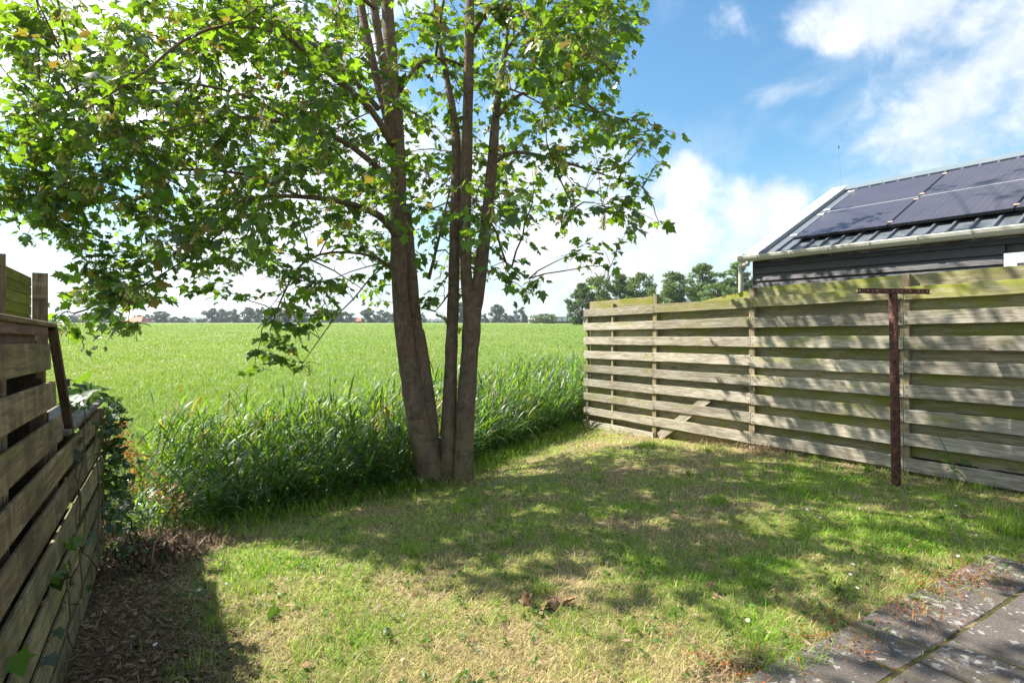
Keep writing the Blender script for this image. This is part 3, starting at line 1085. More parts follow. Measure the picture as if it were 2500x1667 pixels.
# small black post lamp on the low cap
lp = wall_pt(204, -0.40, -0.30)
lp = P(159, 975, 2.85)
lamp = empty('garden_lamp', lp, 'small black square garden lamp among ivy on the low wall cap', 'garden lamp')
mb = MB(); mb.box(lp + Vector((0, 0, .03)), (.034, .034, .06)); mb.build('post', M['black_plastic'], lamp)
mb = MB(); mb.box(lp + Vector((0, 0, .080)), (.028, .028, .03)); mb.build('lens', M['glass_dark'], lamp)
mb = MB()
t_ = lp + Vector((0, 0, .095))
mb.add([t_ + Vector(v) for v in ((-.022, -.022, 0), (.022, -.022, 0), (.022, .022, 0), (-.022, .022, 0), (-.012, -.012, .010), (.012, -.012, .010), (.012, .012, .010), (-.012, .012, .010))],
       [(3, 2, 1, 0), (0, 1, 5, 4), (1, 2, 6, 5), (2, 3, 7, 6), (3, 0, 4, 7), (4, 5, 6, 7)])
mb.build('cap', M['black_plastic'], lamp)

# ------------------------------------------------------------------ house with solar roof behind the fence
HX = 8.13
EAVE_Z = 2.315
TAN = 0.523
COS = 1 / math.sqrt(1 + TAN * TAN)
Ye = HX / ((1822 - CX) / F + 0.6296)
E0 = Vector(((1822 - CX) / F * Ye, Ye, EAVE_Z))
UA = Vector((-D2[0], -D2[1], 0))              # along the eave, to the right and nearer
UN = Vector((N2[0], N2[1], 0))                # into the house
US = (UN + Vector((0, 0, TAN))).normalized()  # up the slope
UR = UA.cross(US)
UR = UR if UR.z > 0 else -UR                  # roof normal
HR3 = Matrix((UA, US, UR)).transposed()
HW3 = Matrix((UA, UN, Vector((0, 0, 1)))).transposed()


def roof_pt(a, s, up=0.0):
    return E0 + UA * a + US * s + UR * up


def roof_hit(px, py, up=0.0):
    d = Vector(((px - CX) / F, 1, -(py - HY) / F))
    o = Vector((0, 0, EYE))
    t = (roof_pt(0, 0, up) - o).dot(UR) / d.dot(UR)
    p = o + d * t - roof_pt(0, 0, up)
    return p.dot(UA), p.dot(US)


house = empty('outbuilding', (E0.x + 2, E0.y + 0.5, -0.25), 'low black timber-clad building with dark metal roof carrying solar panels, behind the fence', 'building')
HL, SPAN = 9.5, 2.296
SLOPE = SPAN / COS


def hbox(name, a0, a1, s0, s1, u0, u1, mat, parent=house, ch=0.0):
    """box in roof coordinates"""
    c = roof_pt((a0 + a1) / 2, (s0 + s1) / 2, (u0 + u1) / 2)
    V, Fc = box_shape(a1 - a0, s1 - s0, u1 - u0, ch)
    o = link(name, pydata(name, V, Fc, mat))
    o.parent = parent
    off = Vector((0, 0, 0)); p = parent
    while p is not None:
        off += Vector(p.location); p = p.parent
    o.matrix_local = Matrix.Translation(c - off) @ HR3.to_4x4()
    return o


roof = hbox('roof', 0.02, HL, 0.0, SLOPE, -0.06, 0.0, M['seam_roof'])
# far slope
c = E0 + UN * SPAN * 1.5 + UA * HL / 2 + Vector((0, 0, TAN * SPAN * 0.5 - 0.03))
V, Fc = box_shape(HL, SLOPE, 0.06)
o = link('roof', pydata('roof', V, Fc, M['seam_roof'])); o.parent = house
US2 = (UN - Vector((0, 0, TAN))).normalized()
R2 = Matrix((UA, US2, UA.cross(US2))).transposed()
o.matrix_local = Matrix.Translation(c - Vector(house.location)) @ R2.to_4x4()
k = 0
a = 0.235
seam_me = None
while a < HL - .05:
    c = roof_pt(a, SLOPE / 2, 0.014)
    if seam_me is None:
        prof = [(-.016, -.014), (-.011, .014), (.011, .014), (.016, -.014)]
        V = [(x, -SLOPE / 2 + .005, z) for x, z in prof] + [(x, SLOPE / 2 - .005, z) for x, z in prof]
        seam_me = pydata('roof_seam', V, [(0, 4, 5, 1), (1, 5, 6, 2), (2, 6, 7, 3), (0, 1, 2, 3), (7, 6, 5, 4)], M['seam_roof'])
    o = link('roof_seam', seam_me)
    o.parent = house
    o.matrix_local = Matrix.Translation(c - Vector(house.location)) @ HR3.to_4x4()
    a += 0.19
hbox('verge_trim', -0.02, 0.212, -0.035, SLOPE + 0.02, 0.0, 0.055, M['white_paint'], ch=0.012)
hbox('verge_flashing', 0.214, 0.228, -0.02, SLOPE - 0.01, 0.0, 0.045, M['ridge'])
# ridge cap
mb = MB()
for s_, r_ in ((SLOPE - 0.15, 0.035), ):
    a0, a1 = 0.16, HL
    pr_ = [roof_pt(0, SLOPE - 0.16, .034), roof_pt(0, SLOPE, .05), roof_pt(0, SLOPE, .05) + US2 * 0.16 , roof_pt(0, SLOPE, .02) + US2 * 0.16, roof_pt(0, SLOPE, .02), roof_pt(0, SLOPE - .16, .016)]
    V = [p + UA * a0 for p in pr_] + [p + UA * a1 for p in pr_]
    mb.add(V, [(i, (i + 1) % 6, (i + 1) % 6 + 6, i + 6) for i in range(6)] + [tuple(reversed(range(6))), tuple(range(6, 12))])
mb.build('ridge_cap', M['ridge'], house)

# gutter with brackets, stop end and downpipe
mb = MB()
prof = [(-.105, .012), (-.108, .0), (-.100, -.030), (-.078, -.066), (-.045, -.074), (-.02, -.074), (-.006, -.02), (-.006, .01), (-.012, .01), (-.014, -.02), (-.024, -.068), (-.045, -.068), (-.074, -.060), (-.094, -.028), (-.099, .012)]
ga0, ga1 = -0.07, HL
V = [E0 + UA * g_ + UN * x + Vector((0, 0, z - 0.006)) for g_ in (ga0, ga1) for x, z in prof]
n_ = len(prof)
mb.add(V, [(i, (i + 1) % n_, (i + 1) % n_ + n_, i + n_) for i in range(n_)] + [tuple(reversed(range(n_))), tuple(range(n_, 2 * n_))])
gut = mb.build('gutter', M['gutter'], house)
mb = MB()
mb.add([E0 + UA * g_ + UN * x + Vector((0, 0, z - 0.006)) for g_ in (ga0 - .004, ga0) for x, z in prof[:8]],
       [(i, (i + 1) % 8, (i + 1) % 8 + 8, i + 8) for i in range(8)] + [tuple(reversed(range(8))), tuple(range(8, 16))])
mb.build('stop_end', M['gutter'], gut)
a = 0.22
while a < HL:
    mb = MB()
    o2 = [(x * 1.03 - .003, z - .002) for x, z in prof[:7]]
    V = [E0 + UA * (a + e) + UN * x + Vector((0, 0, z - 0.008)) for e in (-.012, .012) for x, z in o2]
    V2 = [E0 + UA * (a + e) + UN * (x * .97) + Vector((0, 0, z * .97 - 0.006)) for e in (-.012, .012) for x, z in o2]
    m_ = 7
    mb.add(V + V2, [(i, i + 1, i + 1 + m_, i + m_) for i in range(m_ - 1)] + [(i, i + 2 * m_, i + 1 + 2 * m_, i + 1) for i in range(m_ - 1)] +
           [(i + m_, i + 1 + m_, i + 1 + 3 * m_, i + 3 * m_) for i in range(m_ - 1)])
    mb.build('bracket', M['gutter'], gut)
    a += 0.47
mb = MB()
pa = E0 + UA * 0.055 + UN * -0.05 + Vector((0, 0, -.075))
pb = pa + Vector((0, 0, -.035))
pc = E0 + UA * -0.075 + UN * -0.015 + Vector((0, 0, -.125))
mb.tube([pa, pb, pb + (pc - pb) * .5 + Vector((0, 0, .002)), pc, pc + Vector((0, 0, -.04)), pc + Vector((0, 0, -2.4))], [.033] * 6, 12)
dp = mb.build('downpipe', M['gutter'], house, True)
mb = MB()
mb.tube([pc + Vector((0, 0, .012)), pc + Vector((0, 0, -.045))], [.040, .040], 12)
mb.build('pipe_socket', M['gutter'], dp)

# walls: core, corner post and clapboards
WN = 0.06                                                # wall face behind the eave line
gz = -0.30
core = MB()
def hp(a, n, z):
    return E0 + UA * a + UN * n + Vector((0, 0, z - EAVE_Z))
z1 = EAVE_Z - 0.05
def wallbox(a0, a1, n0, n1, z0, z2, name, mat, parent=house):
    b_ = MB()
    b_.box(hp((a0 + a1) / 2, (n0 + n1) / 2, (z0 + z2) / 2), (a1 - a0, n1 - n0, z2 - z0), HW3, 0)
    return b_.build(name, mat, parent)
wallbox(0.10, HL - .1, WN + 0.03, 2 * SPAN - 0.12, gz, z1, 'wall', M['siding'])
gb = MB()
for aa in (0.10, HL - .13):
    V = [hp(aa, WN + .03, z1 + .001), hp(aa, 2 * SPAN - .12, z1 + .001), hp(aa, SPAN, z1 + TAN * SPAN - .10),
         hp(aa + .03, WN + .03, z1 + .001), hp(aa + .03, 2 * SPAN - .12, z1 + .001), hp(aa + .03, SPAN, z1 + TAN * SPAN - .10)]
    gb = MB()
    gb.add(V, [(0, 1, 2), (5, 4, 3), (0, 3, 4, 1), (1, 4, 5, 2), (2, 5, 3, 0)])
    gb.build('gable_wall', M['siding'], house)
wallbox(0.065, 0.105, WN - 0.012, WN + 0.06, gz, z1 - .01, 'corner_post', M['siding'])
Yw = (HX + WN / .8462) / ((2455 - CX) / F + 0.6296)
wp = Vector(((2455 - CX) / F * Yw, Yw, 0))
WA = (wp - E0).dot(UA)
WZ = EYE - (620 - HY) / F * Yw
row_h = 0.098
zt = z1 - 0.005
r_ = 0
shp = {}
while zt > gz + .1:
    segs = [(0.107, HL - .12)] if not (zt - row_h < WZ and zt > WZ - 0.95) else [(0.107, WA - .003), (WA + 0.953, HL - .12)]
    if zt - row_h < WZ < zt:
        segs = [(0.107, WA - .003), (WA + 0.953, HL - .12)]
    for a0, a1 in segs:
        L = a1 - a0
        me = shp.get(round(L, 2))
        if me is None:
            pr2 = [(-.004, .052), (-.026, -.046), (-.022, -.052), (.026, -.052), (.026, .052)]
            V = [(-L / 2, y, z) for y, z in pr2] + [(L / 2, y, z) for y, z in pr2]
            Fc = [(i, (i + 1) % 5, (i + 1) % 5 + 5, i + 5) for i in range(5)] + [tuple(reversed(range(5))), tuple(range(5, 10))]
            me = pydata('siding_board', V, Fc, M['siding'])
            shp[round(L, 2)] = me
        o = link('siding_board', me)
        o.parent = house
        o.matrix_local = Matrix.Translation(hp((a0 + a1) / 2, WN, zt - row_h / 2) - Vector(house.location)) @ HW3.to_4x4()
    zt -= row_h
    r_ += 1
win = wallbox(WA, WA + 0.95, WN - .045, WN + .028, WZ - .95, WZ, 'window', M['white_paint'])
# hollow look: recess, inner frame and pane
for (a0, a1, b0, b1) in ((.055, .10, .055, .90), (.85, .895, .055, .90)):
    wallbox(WA + a0, WA + a1, WN - .056, WN - .0455, WZ - b1, WZ - b0, 'inner_frame', M['white_paint'], win)
for (b0, b1) in ((.055, .10), (.855, .90)):
    wallbox(WA + .102, WA + .848, WN - .056, WN - .0455, WZ - b1, WZ - b0, 'inner_frame', M['white_paint'], win)
wallbox(WA + .103, WA + .847, WN - .050, WN - .0455, WZ - .853, WZ - .102, 'pane', M['glass_dark'], win)

# solar panels: two rows, clamps
a1_, s1_ = roof_hit(1945.4, 580, 0.085)
a2_, s2_ = roof_hit(2173, 553, 0.085)
a3_, s3_ = roof_hit(2083.6, 463.4, 0.085)
PWID = a2_ - a1_
PH = (s3_ - s1_) / 2
print('panel', a1_, s1_, PWID, PH, a3_)
px0 = (a1_ + a3_) / 2
V, Fc = box_shape(PWID - .014, PH - .010, 0.03)
pan_me = pydata('solar_panel', V, Fc, M['alu_dark'])
V, Fc = box_shape(PWID - .030, PH - .022, 0.006)
cell_me = pydata('cells', V, Fc, M['solar'])
V, Fc = box_shape(.05, .028, .012, .003)
clip_me = pydata('clamp', V, Fc, M['copper_clip'])
V, Fc = box_shape(.085, .030, .03, .003)
eclip_me = pydata('clamp', V, Fc, M['alu'])
V, Fc = box_shape(PWID - .008, 0.012, 0.012)
rail_me = pydata('edge_strip', V, Fc, M['alu'])
place = ['in the lower row, first from the white verge', 'in the lower row, second from the white verge', 'in the lower row, third from the white verge', 'in the lower row, fourth from the white verge',
         'in the upper row, first from the white verge', 'in the upper row, second from the white verge', 'in the upper row, third from the white verge', 'in the upper row, fourth from the white verge']
hl = Vector(house.location)
for r_ in range(2):
    for c_ in range(4):
        ctr = roof_pt(px0 + PWID * (c_ + .5), s1_ + PH * (r_ + .5), 0.070)
        root = link('solar_panel', pan_me)
        root.matrix_local = Matrix.Translation(ctr) @ HR3.to_4x4()
        tag(root, 'dark solar panel ' + place[r_ * 4 + c_], 'solar panel', 'solar panels on the outbuilding roof')
        o = link('cells', cell_me, root, False); o.location = (0, 0, 0.0145)
        if r_ == 0:
            o = link('edge_strip', rail_me, root, False); o.location = (0, PH / 2, 0.0125)
        for sy in ((-.40, .40) if True else ()):
            o = link('clamp', clip_me, root, False); o.location = (PWID / 2, sy * PH, 0.021)
            if c_ == 0:
                o = link('clamp', eclip_me, root, False); o.location = (-PWID / 2 - .035, sy * PH, 0.016)
# whip aerial at the ridge end
ap = roof_pt(0.12, SLOPE, 0.03)
aerial = empty('aerial', ap, 'hair-thin wire aerial with a small dark tip above the roof ridge end', 'aerial')
top = Vector(ap) + Vector((-.045, 0, .66))
mb = MB(); mb.tube([ap, ap + (top - ap) * .5, top], [.0011, .0009, .0008], 4); mb.build('rod', M['frame_dark'], aerial)
mb = MB(); mb.tube([top - Vector((0, 0, .03)), top - Vector((0, 0, .01)), top + Vector((0, 0, .025))], [.006, .010, .004], 6); mb.build('tip', M['black_plastic'], aerial)

# ------------------------------------------------------------------ rusty T-post
tb = G(2188, 1185)
Yp = tb.y
tpost = empty('clothes_post', tb, 'rusty steel T-shaped clothesline post standing in the lawn before the fence', 'clothes post')
tp = P(2180, 715, Yp)
mb = MB()
mb.tube([tb - Vector((0, 0, .2)), tb, tb + (tp - tb) * .5 + Vector((.002, 0, 0)), tp], [.041, .041, .039, .037], 20)
mb.build('pole', M['rust'], tpost, True)
bl, br_ = P(2095, 709, Yp - .045), P(2269, 711, Yp - .03)
xl = (br_ - bl)
L = xl.length
x = xl.normalized(); y = Vector((0, 0, 1)).cross(x).normalized(); zz = x.cross(y)
R = Matrix((x, y, zz)).transposed()
# angle iron: upright flange with nine punched holes, flat flange behind
hs = .0050
hole_x = [L * (.025 + .118 * i) for i in range(9)]
H = .048
mb = MB()
cuts = [0]
for hx in hole_x:
    cuts += [hx - hs, hx + hs]
cuts.append(L)
cuts = sorted(cuts)
zc = .026
for i in range(len(cuts) - 1):
    a, b = cuts[i], cuts[i + 1]
    if b - a < 1e-5: continue
    hole = any(abs((a + b) / 2 - hx) < .002 for hx in hole_x)
    spans = [(0, H)] if not hole else [(0, zc - hs), (zc + hs, H)]
    for z0, z2 in spans:
        c = bl + R @ Vector(((a + b) / 2, 0, (z0 + z2) / 2 - zc))
        mb.box(c, (b - a, .006, z2 - z0), R)
mb.box(bl + R @ Vector((L / 2 + .012, .0275, -zc + .003)), (L + .024, .049, .006), R)
mb.build('crossbar', M['rust'], tpost)

# ------------------------------------------------------------------ maple: stems, branches, twigs, leaves, seeds
K = 2500.0 / 2352.0


def Q(x, y, Y):
    return P(x * K, y * K, Y)


base = G(1068, 1180)
TY = base.y
tree = empty('maple_tree', base, 'multi-stemmed maple tree with hanging seed clusters at the edge of the lawn', 'tree')


def stem(name, pts, radii, n=14, lobes=0.045, wob=0.06, sub=4):
    """tapered limb through PTS, smoothed"""
    pts = [Vector(p) for p in pts]
    out, rr = [], []
    for i in range(len(pts) - 1):
        p0 = pts[max(i - 1, 0)]; p1 = pts[i]; p2 = pts[i + 1]; p3 = pts[min(i + 2, len(pts) - 1)]
        for k_ in range(sub):
            t = k_ / sub
            out.append(0.5 * ((2 * p1) + (p2 - p0) * t + (2 * p0 - 5 * p1 + 4 * p2 - p3) * t * t + (3 * p1 - p0 - 3 * p2 + p3) * t ** 3))
            rr.append((radii[i] * (1 - t) + radii[i + 1] * t) * random.uniform(1 - wob, 1 + wob))
    out.append(pts[-1]); rr.append(radii[-1])
    mb = MB()
    mb.tube(out, rr, n, True, wob * 0.6, lobes)
    o = mb.build(name, M['bark'], tree, True)
    return out


def R_(wpx, Y):
    return wpx * .93 * K / F * Y / 2


skel = []                                             # points that secondary branches may start from
t0 = TY
trunks = {
    'A': [(996, 1125, t0, 74), (988, 1085, t0, 66), (968, 1000, t0, 60), (947, 900, t0, 50), (932, 800, t0, 45), (922, 700, t0, 42), (917, 600, t0 + .02, 41), (916, 450, t0 + .05, 37), (911, 330, t0 + .08, 37), (905, 240, t0 + .1, 38)],
    'A1': [(908, 300, t0 + .10, 30), (902, 180, t0 + .1, 33), (893, 60, t0 + .12, 31), (884, -80, t0 + .15, 27), (870, -320, t0 + .2, 19), (850, -620, t0 + .2, 8)],
    'A2': [(900, 330, t0 - .02, 18), (884, 180, t0 - .12, 21), (866, 60, t0 - .15, 20), (846, -60, t0 - .2, 19), (800, -300, t0 - .3, 12), (760, -520, t0 - .4, 6)],
    'A3': [(898, 320, t0 + .2, 14), (868, 190, t0 + .3, 20), (842, 80, t0 + .4, 20), (822, -30, t0 + .5, 18), (780, -280, t0 + .7, 10), (740, -460, t0 + .8, 5)],
    'B': [(1003, 1105, t0 + .12, 46), (990, 1000, t0 + .12, 40), (972, 880, t0 + .12, 36), (955, 760, t0 + .12, 33), (946, 660, t0 + .12, 30), (940, 560, t0 + .12, 26), (934, 470, t0 + .12, 20)],
    'B2': [(1006, 1060, t0 + .22, 22), (996, 960, t0 + .22, 20), (984, 860, t0 + .22, 17), (972, 780, t0 + .22, 14), (968, 757, t0 + .22, 12)],
    'C': [(1026, 1120, t0 + .08, 56), (1030, 1040, t0 + .08, 42), (1034, 900, t0 + .1, 34), (1038, 760, t0 + .1, 30), (1042, 640, t0 + .12, 28), (1045, 520, t0 + .14, 26), (1049, 400, t0 + .16, 26), (1046, 300, t0 + .2, 22), (1030, 200, t0 + .3, 15), (1008, 90, t0 + .4, 10), (990, -60, t0 + .5, 5)],
    'D': [(1062, 1110, t0 + .02, 62), (1066, 1040, t0 + .02, 46), (1072, 920, t0 + .02, 45), (1079, 800, t0 + .02, 44), (1084, 720, t0 + .02, 44), (1086, 670, t0 + .03, 40)],
    'D1': [(1078, 735, t0, 28), (1072, 640, t0, 29), (1069, 540, t0, 28), (1070, 430, t0, 28), (1073, 300, t0, 27), (1077, 150, t0, 25), (1080, 0, t0, 22), (1084, -150, t0 + .1, 17), (1090, -380, t0 + .1, 8)],
    'D2': [(1090, 730, t0 + .02, 30), (1102, 640, t0 + .02, 33), (1114, 540, t0 + .03, 30), (1124, 440, t0 + .05, 28), (1132, 350, t0 + .1, 25), (1140, 260, t0 + .2, 19), (1160, 120, t0 + .4, 13), (1180, -60, t0 + .5, 7)],
}
for key, pts in trunks.items():
    W3 = [Q(x, y, Y) for x, y, Y, _ in pts]
    if pts[0][1] > 1050:
        W3[0].z = tz(W3[0].x, W3[0].y) - 0.12
    o = stem('trunk' if pts[0][1] > 500 else 'limb', W3, [R_(wp_, Y) for _, _, Y, wp_ in pts], 16)
    if key in ('A', 'A1', 'A2', 'A3', 'C', 'D1', 'D2'):
        skel += [(p, 1.0) for p in o if p.z > 2.0]
branches = [
    [(912, 540, t0, 26), (870, 495, t0 - .1, 19), (790, 465, t0 - .25, 15), (690, 452, t0 - .4, 12), (580, 455, t0 - .5, 9), (500, 490, t0 - .5, 7), (430, 560, t0 - .45, 5), (330, 630, t0 - .4, 3)],
    [(905, 420, t0 - .03, 20), (850, 370, t0 - .3, 15), (780, 320, t0 - .6, 13), (690, 290, t0 - .9, 10), (560, 270, t0 - 1.2, 8), (430, 290, t0 - 1.4, 5), (300, 330, t0 - 1.5, 3)],
    [(900, 330, t0 - .05, 22), (850, 250, t0 - .3, 17), (770, 180, t0 - .7, 15), (690, 110, t0 - 1.0, 13), (620, 50, t0 - 1.3, 11), (540, -20, t0 - 1.6, 8), (450, -90, t0 - 1.8, 5)],
    [(868, 250, t0 + .25, 14), (780, 150, t0 + .5, 11), (660, 60, t0 + .7, 9), (520, -20, t0 + .9, 6), (380, -70, t0 + 1.0, 4)],
    [(640, 75, t0 - 1.25, 8), (520, 60, t0 - 1.7, 8), (420, 95, t0 - 2.0, 7), (340, 160, t0 - 2.1, 6), (270, 205, t0 - 2.1, 5), (200, 250, t0 - 2.0, 3)],
    [(690, 290, t0 - .9, 8), (560, 220, t0 - 1.0, 7), (400, 190, t0 - 1.0, 6), (240, 210, t0 - .9, 4), (90, 260, t0 - .7, 3)],
    [(690, 452, t0 - .4, 8), (560, 400, t0 - .5, 7), (400, 390, t0 - .3, 6), (250, 400, t0 - .2, 4), (90, 430, t0, 3)],
    [(580, 455, t0 - .5, 6), (500, 540, t0 - .6, 5), (420, 600, t0 - .7, 4), (300, 670, t0 - .8, 3), (170, 720, t0 - .9, 2)],
    [(930, 640, t0 + .1, 12), (860, 590, t0 + .2, 8), (760, 580, t0 + .3, 6), (690, 610, t0 + .3, 5), (645, 690, t0 + .25, 4), (620, 760, t0 + .25, 3)],
    [(985, 640, t0 + .25, 9), (1010, 540, t0 + .5, 7), (1035, 430, t0 + .7, 5), (1060, 350, t0 + .9, 3)],
    [(1128, 380, t0 + .06, 14), (1180, 350, t0 + .0, 10), (1270, 365, t0 - .05, 8), (1350, 390, t0 - .1, 5), (1420, 412, t0 - .1, 3), (1475, 430, t0 - .1, 2)],
    [(1140, 270, t0 + .15, 12), (1200, 215, t0, 9), (1290, 235, t0 - .2, 7), (1380, 262, t0 - .3, 4), (1440, 275, t0 - .4, 3), (1490, 282, t0 - .4, 2)],
    [(1080, 90, t0, 15), (1130, 20, t0 - .2, 11), (1210, 40, t0 - .5, 8), (1290, 95, t0 - .7, 6), (1370, 140, t0 - .8, 4), (1410, 170, t0 - .9, 2)],
    [(1160, 120, t0 + .4, 9), (1240, 20, t0 + .4, 7), (1330, -60, t0 + .3, 5), (1420, -120, t0 + .2, 3)],
    [(918, 210, t0 + .1, 13), (960, 150, t0 + .2, 9), (1010, 135, t0 + .3, 8), (1060, 150, t0 + .3, 6), (1110, 175, t0 + .2, 3)],
    [(1112, 560, t0, 8), (1140, 580, t0 - .05, 6), (1175, 615, t0 - .1, 4), (1215, 640, t0 - .1, 2)],
    [(1040, 660, t0 + .1, 6), (1020, 690, t0, 4), (1000, 715, t0 - .05, 2)],
    [(1270, 365, t0 - .05, 5), (1290, 420, t0 - .1, 4), (1320, 480, t0 - .1, 2)],
    [(860, 20, t0 - .3, 10), (760, -60, t0 - .9, 8), (640, -120, t0 - 1.6, 6), (500, -160, t0 - 2.2, 4)],
    [(1000, 140, t0 + .3, 6), (1010, 60, t0 - .2, 6), (1030, -60, t0 - .8, 5), (1060, -200, t0 - 1.3, 3)],
]
for pts in branches:
    W3 = [Q(x, y, Y) for x, y, Y, _ in pts]
    o = stem('branch', W3, [max(R_(wp_, Y), .004) for _, _, Y, wp_ in pts], 8, 0.03, 0.1, 3)
    skel += [(p, 2.0) for p in o[2:]]

# where the photograph shows foliage: rows of 49-px cells (2352-px scale), 0 none .. 9 dense
ROWS = [
    "688888878888888878888888888877000000000000000000",   # 0
    "788888888888888788888888888876000000000000000000",
    "788888888888888888888888888753000000000000000000",
    "788888888888898888888888888720000000000000000000",
    "678888889999998888888888887410000000000000000000",   # 4
    "888888889999999888888888754344100000000000000000",
    "888889999999999998998998532245300000000000000000",
    "888888888998889988888998833222200000000000000000",
    "888888888888788988889997543321000000000000000000",   # 8
    "6888777777766788888899865355543000000000000000".ljust(48, '0'),
    "046641124666555788678875102455300000000000000000",   # 10
    "000122456655432688754563200410000000000000000000",
    "000045666542556785445642000200000000000000000000",   # 12
    "000367643012466773302352200000000000000000000000",
    "003556200220245554400010100000000000000000000000",
    "002431000000077200000000000000000000000000000000",   # 15
    "000000000000760000000000000000000000000000000000",
]
DENS = np.array([[int(c) for c in r[:48].ljust(48, '0')] for r in ROWS], float)
CEN = np.array([-0.5, TY, 4.3])


def sample_inframe(n):
    """twig tips through the depth of the crown, as dense as the foliage seen in each direction"""
    gx_, gy_ = np.meshgrid(np.arange(48), np.arange(17))
    cw = (DENS / 9) ** 1.3 * np.clip(1 + .65 * vnoise(gx_ * .62, gy_ * .62, 83), .3, 2) * np.where((gy_ > 8) & (gx_ < 14), 1.6, 1.0) * np.where(gx_ > 24, 1.75, 1.0) * np.where((gx_ > 15) & (gx_ < 25) & (gy_ < 9), .72, 1.0)
    n = n // 2
    k_ = rng.choice(cw.size, n, p=(cw / cw.sum()).ravel())
    px = (k_ % 48 + rng.random(n)) * 49 * K
    py = (k_ // 48 + rng.random(n)) * 49 * K
    d = np.stack([(px - CX) / F, np.ones(n), -(py - HY) / F], 1)
    R = np.array([5.1, 2.3, 3.7])
    o = (np.array([0, 0, EYE]) - CEN) / R
    dd = d / R
    A_c = (dd ** 2).sum(1); B_c = 2 * (dd * o).sum(1); C_c = (o ** 2).sum() - 1
    disc = B_c ** 2 - 4 * A_c * C_c
    sq = np.sqrt(np.maximum(disc, 0))
    t0_, t1_ = (-B_c - sq) / 2 / A_c, (-B_c + sq) / 2 / A_c
    t0_ = np.maximum(t0_, 3.3)
    r_ = rng.random(n)
    t = t0_ + (t1_ - t0_) * (r_ * .8 + .2 * np.sqrt(r_))
    t = np.where((disc > 0) & (t1_ > t0_), t, TY - .5 + rng.normal(0, .35, n))
    # few sprays hang between the eye and the stems
    front = (px > 800 * K) & (px < 1190 * K) & (t < TY + .15) & (rng.random(n) < .72)
    t = np.where(front, TY + .2 + rng.random(n) * 2.2, t)
    # the outer sprays towards the right hang near the stems' own depth
    c_ = np.array([0, 0, EYE]) + d * t[:, None]
    return np.concatenate([c_ + rng.normal(0, .10, c_.shape), c_ + rng.normal(0, .10, c_.shape)])


def sample_above(n):
    out = []
    while len(out) < n:
        u = rng.normal(size=(4 * n, 3))
        u /= np.linalg.norm(u, axis=1)[:, None]
        r = rng.random(4 * n) ** (1 / 2.4)
        p = CEN + np.array([-.2, .1, 1.4]) + u * r[:, None] * np.array([4.7, 4.0, 4.2])
        px, py = proj(p)
        seen = (px > -30) & (px < 2530) & (py > -25) & (p[:, 1] > 0)
        keep = (p[:, 2] > 2.6) & ~seen & (p[:, 1] > 1.2) & (px < 1480)
        out += list(p[keep])
    return np.array(out[:n])


tips_in = sample_inframe(2350)
along_b = np.array([list(p) for p, k_ in skel if k_ > 1.5])
along_b = along_b[rng.random(len(along_b)) < .9]
along_b = along_b + rng.normal(0, .13, along_b.shape)
tips_in = np.concatenate([tips_in, along_b])
tips_up = sample_above(140)
tips = np.concatenate([tips_in, tips_up])
# secondary nodes: a thinned subset, joined to the limbs; twigs join the nearest node
skP = np.array([list(p) for p, _ in skel])
nodes = []
for p in tips[rng.permutation(len(tips))]:
    if all(np.linalg.norm(p - q_) > 0.62 for q_ in nodes):
        nodes.append(p)
nodes = np.array(nodes)
axis0 = np.array([base.x, TY])
tw = MB()
node_path = []
for nd in nodes:
    dv = skP - nd
    dist = np.linalg.norm(dv * np.array([1, 1, 1.0]), axis=1)
    # prefer starting lower and nearer to the stems than the tip itself
    rad = np.hypot(skP[:, 0] - axis0[0], skP[:, 1] - axis0[1])
    rn = math.hypot(nd[0] - axis0[0], nd[1] - axis0[1])
    cost = dist + np.where(rad > rn, 0.8, 0) + np.where(skP[:, 2] > nd[2] + .3, 0.5, 0)
    j = int(np.argmin(cost))
    a = Vector(skP[j]); b = Vector(nd)
    L = (b - a).length
    mid = a.lerp(b, .5) + Vector((random.gauss(0, .05 * L), random.gauss(0, .05 * L), 0.07 * L + random.gauss(0, .04 * L)))
    pts = [a * (1 - t) ** 2 + mid * (2 * t * (1 - t)) + b * t * t for t in (0, .2, .4, .6, .8, 1)]
    pts = [p + Vector((random.gauss(0, .012), random.gauss(0, .012), random.gauss(0, .012))) if 0 < i < 5 else p for i, p in enumerate(pts)]
    r0 = min(0.014, 0.005 + 0.004 * L)
    tw.tube(pts, [r0, r0 * .88, r0 * .76, r0 * .64, r0 * .52, r0 * .4], 5, False)
    node_path.append(pts)
allpts = np.array([list(p) for pts in node_path for p in pts[1:]])
leafP, leafD, leafS, leafPet = [], [], [], []
seedP = []
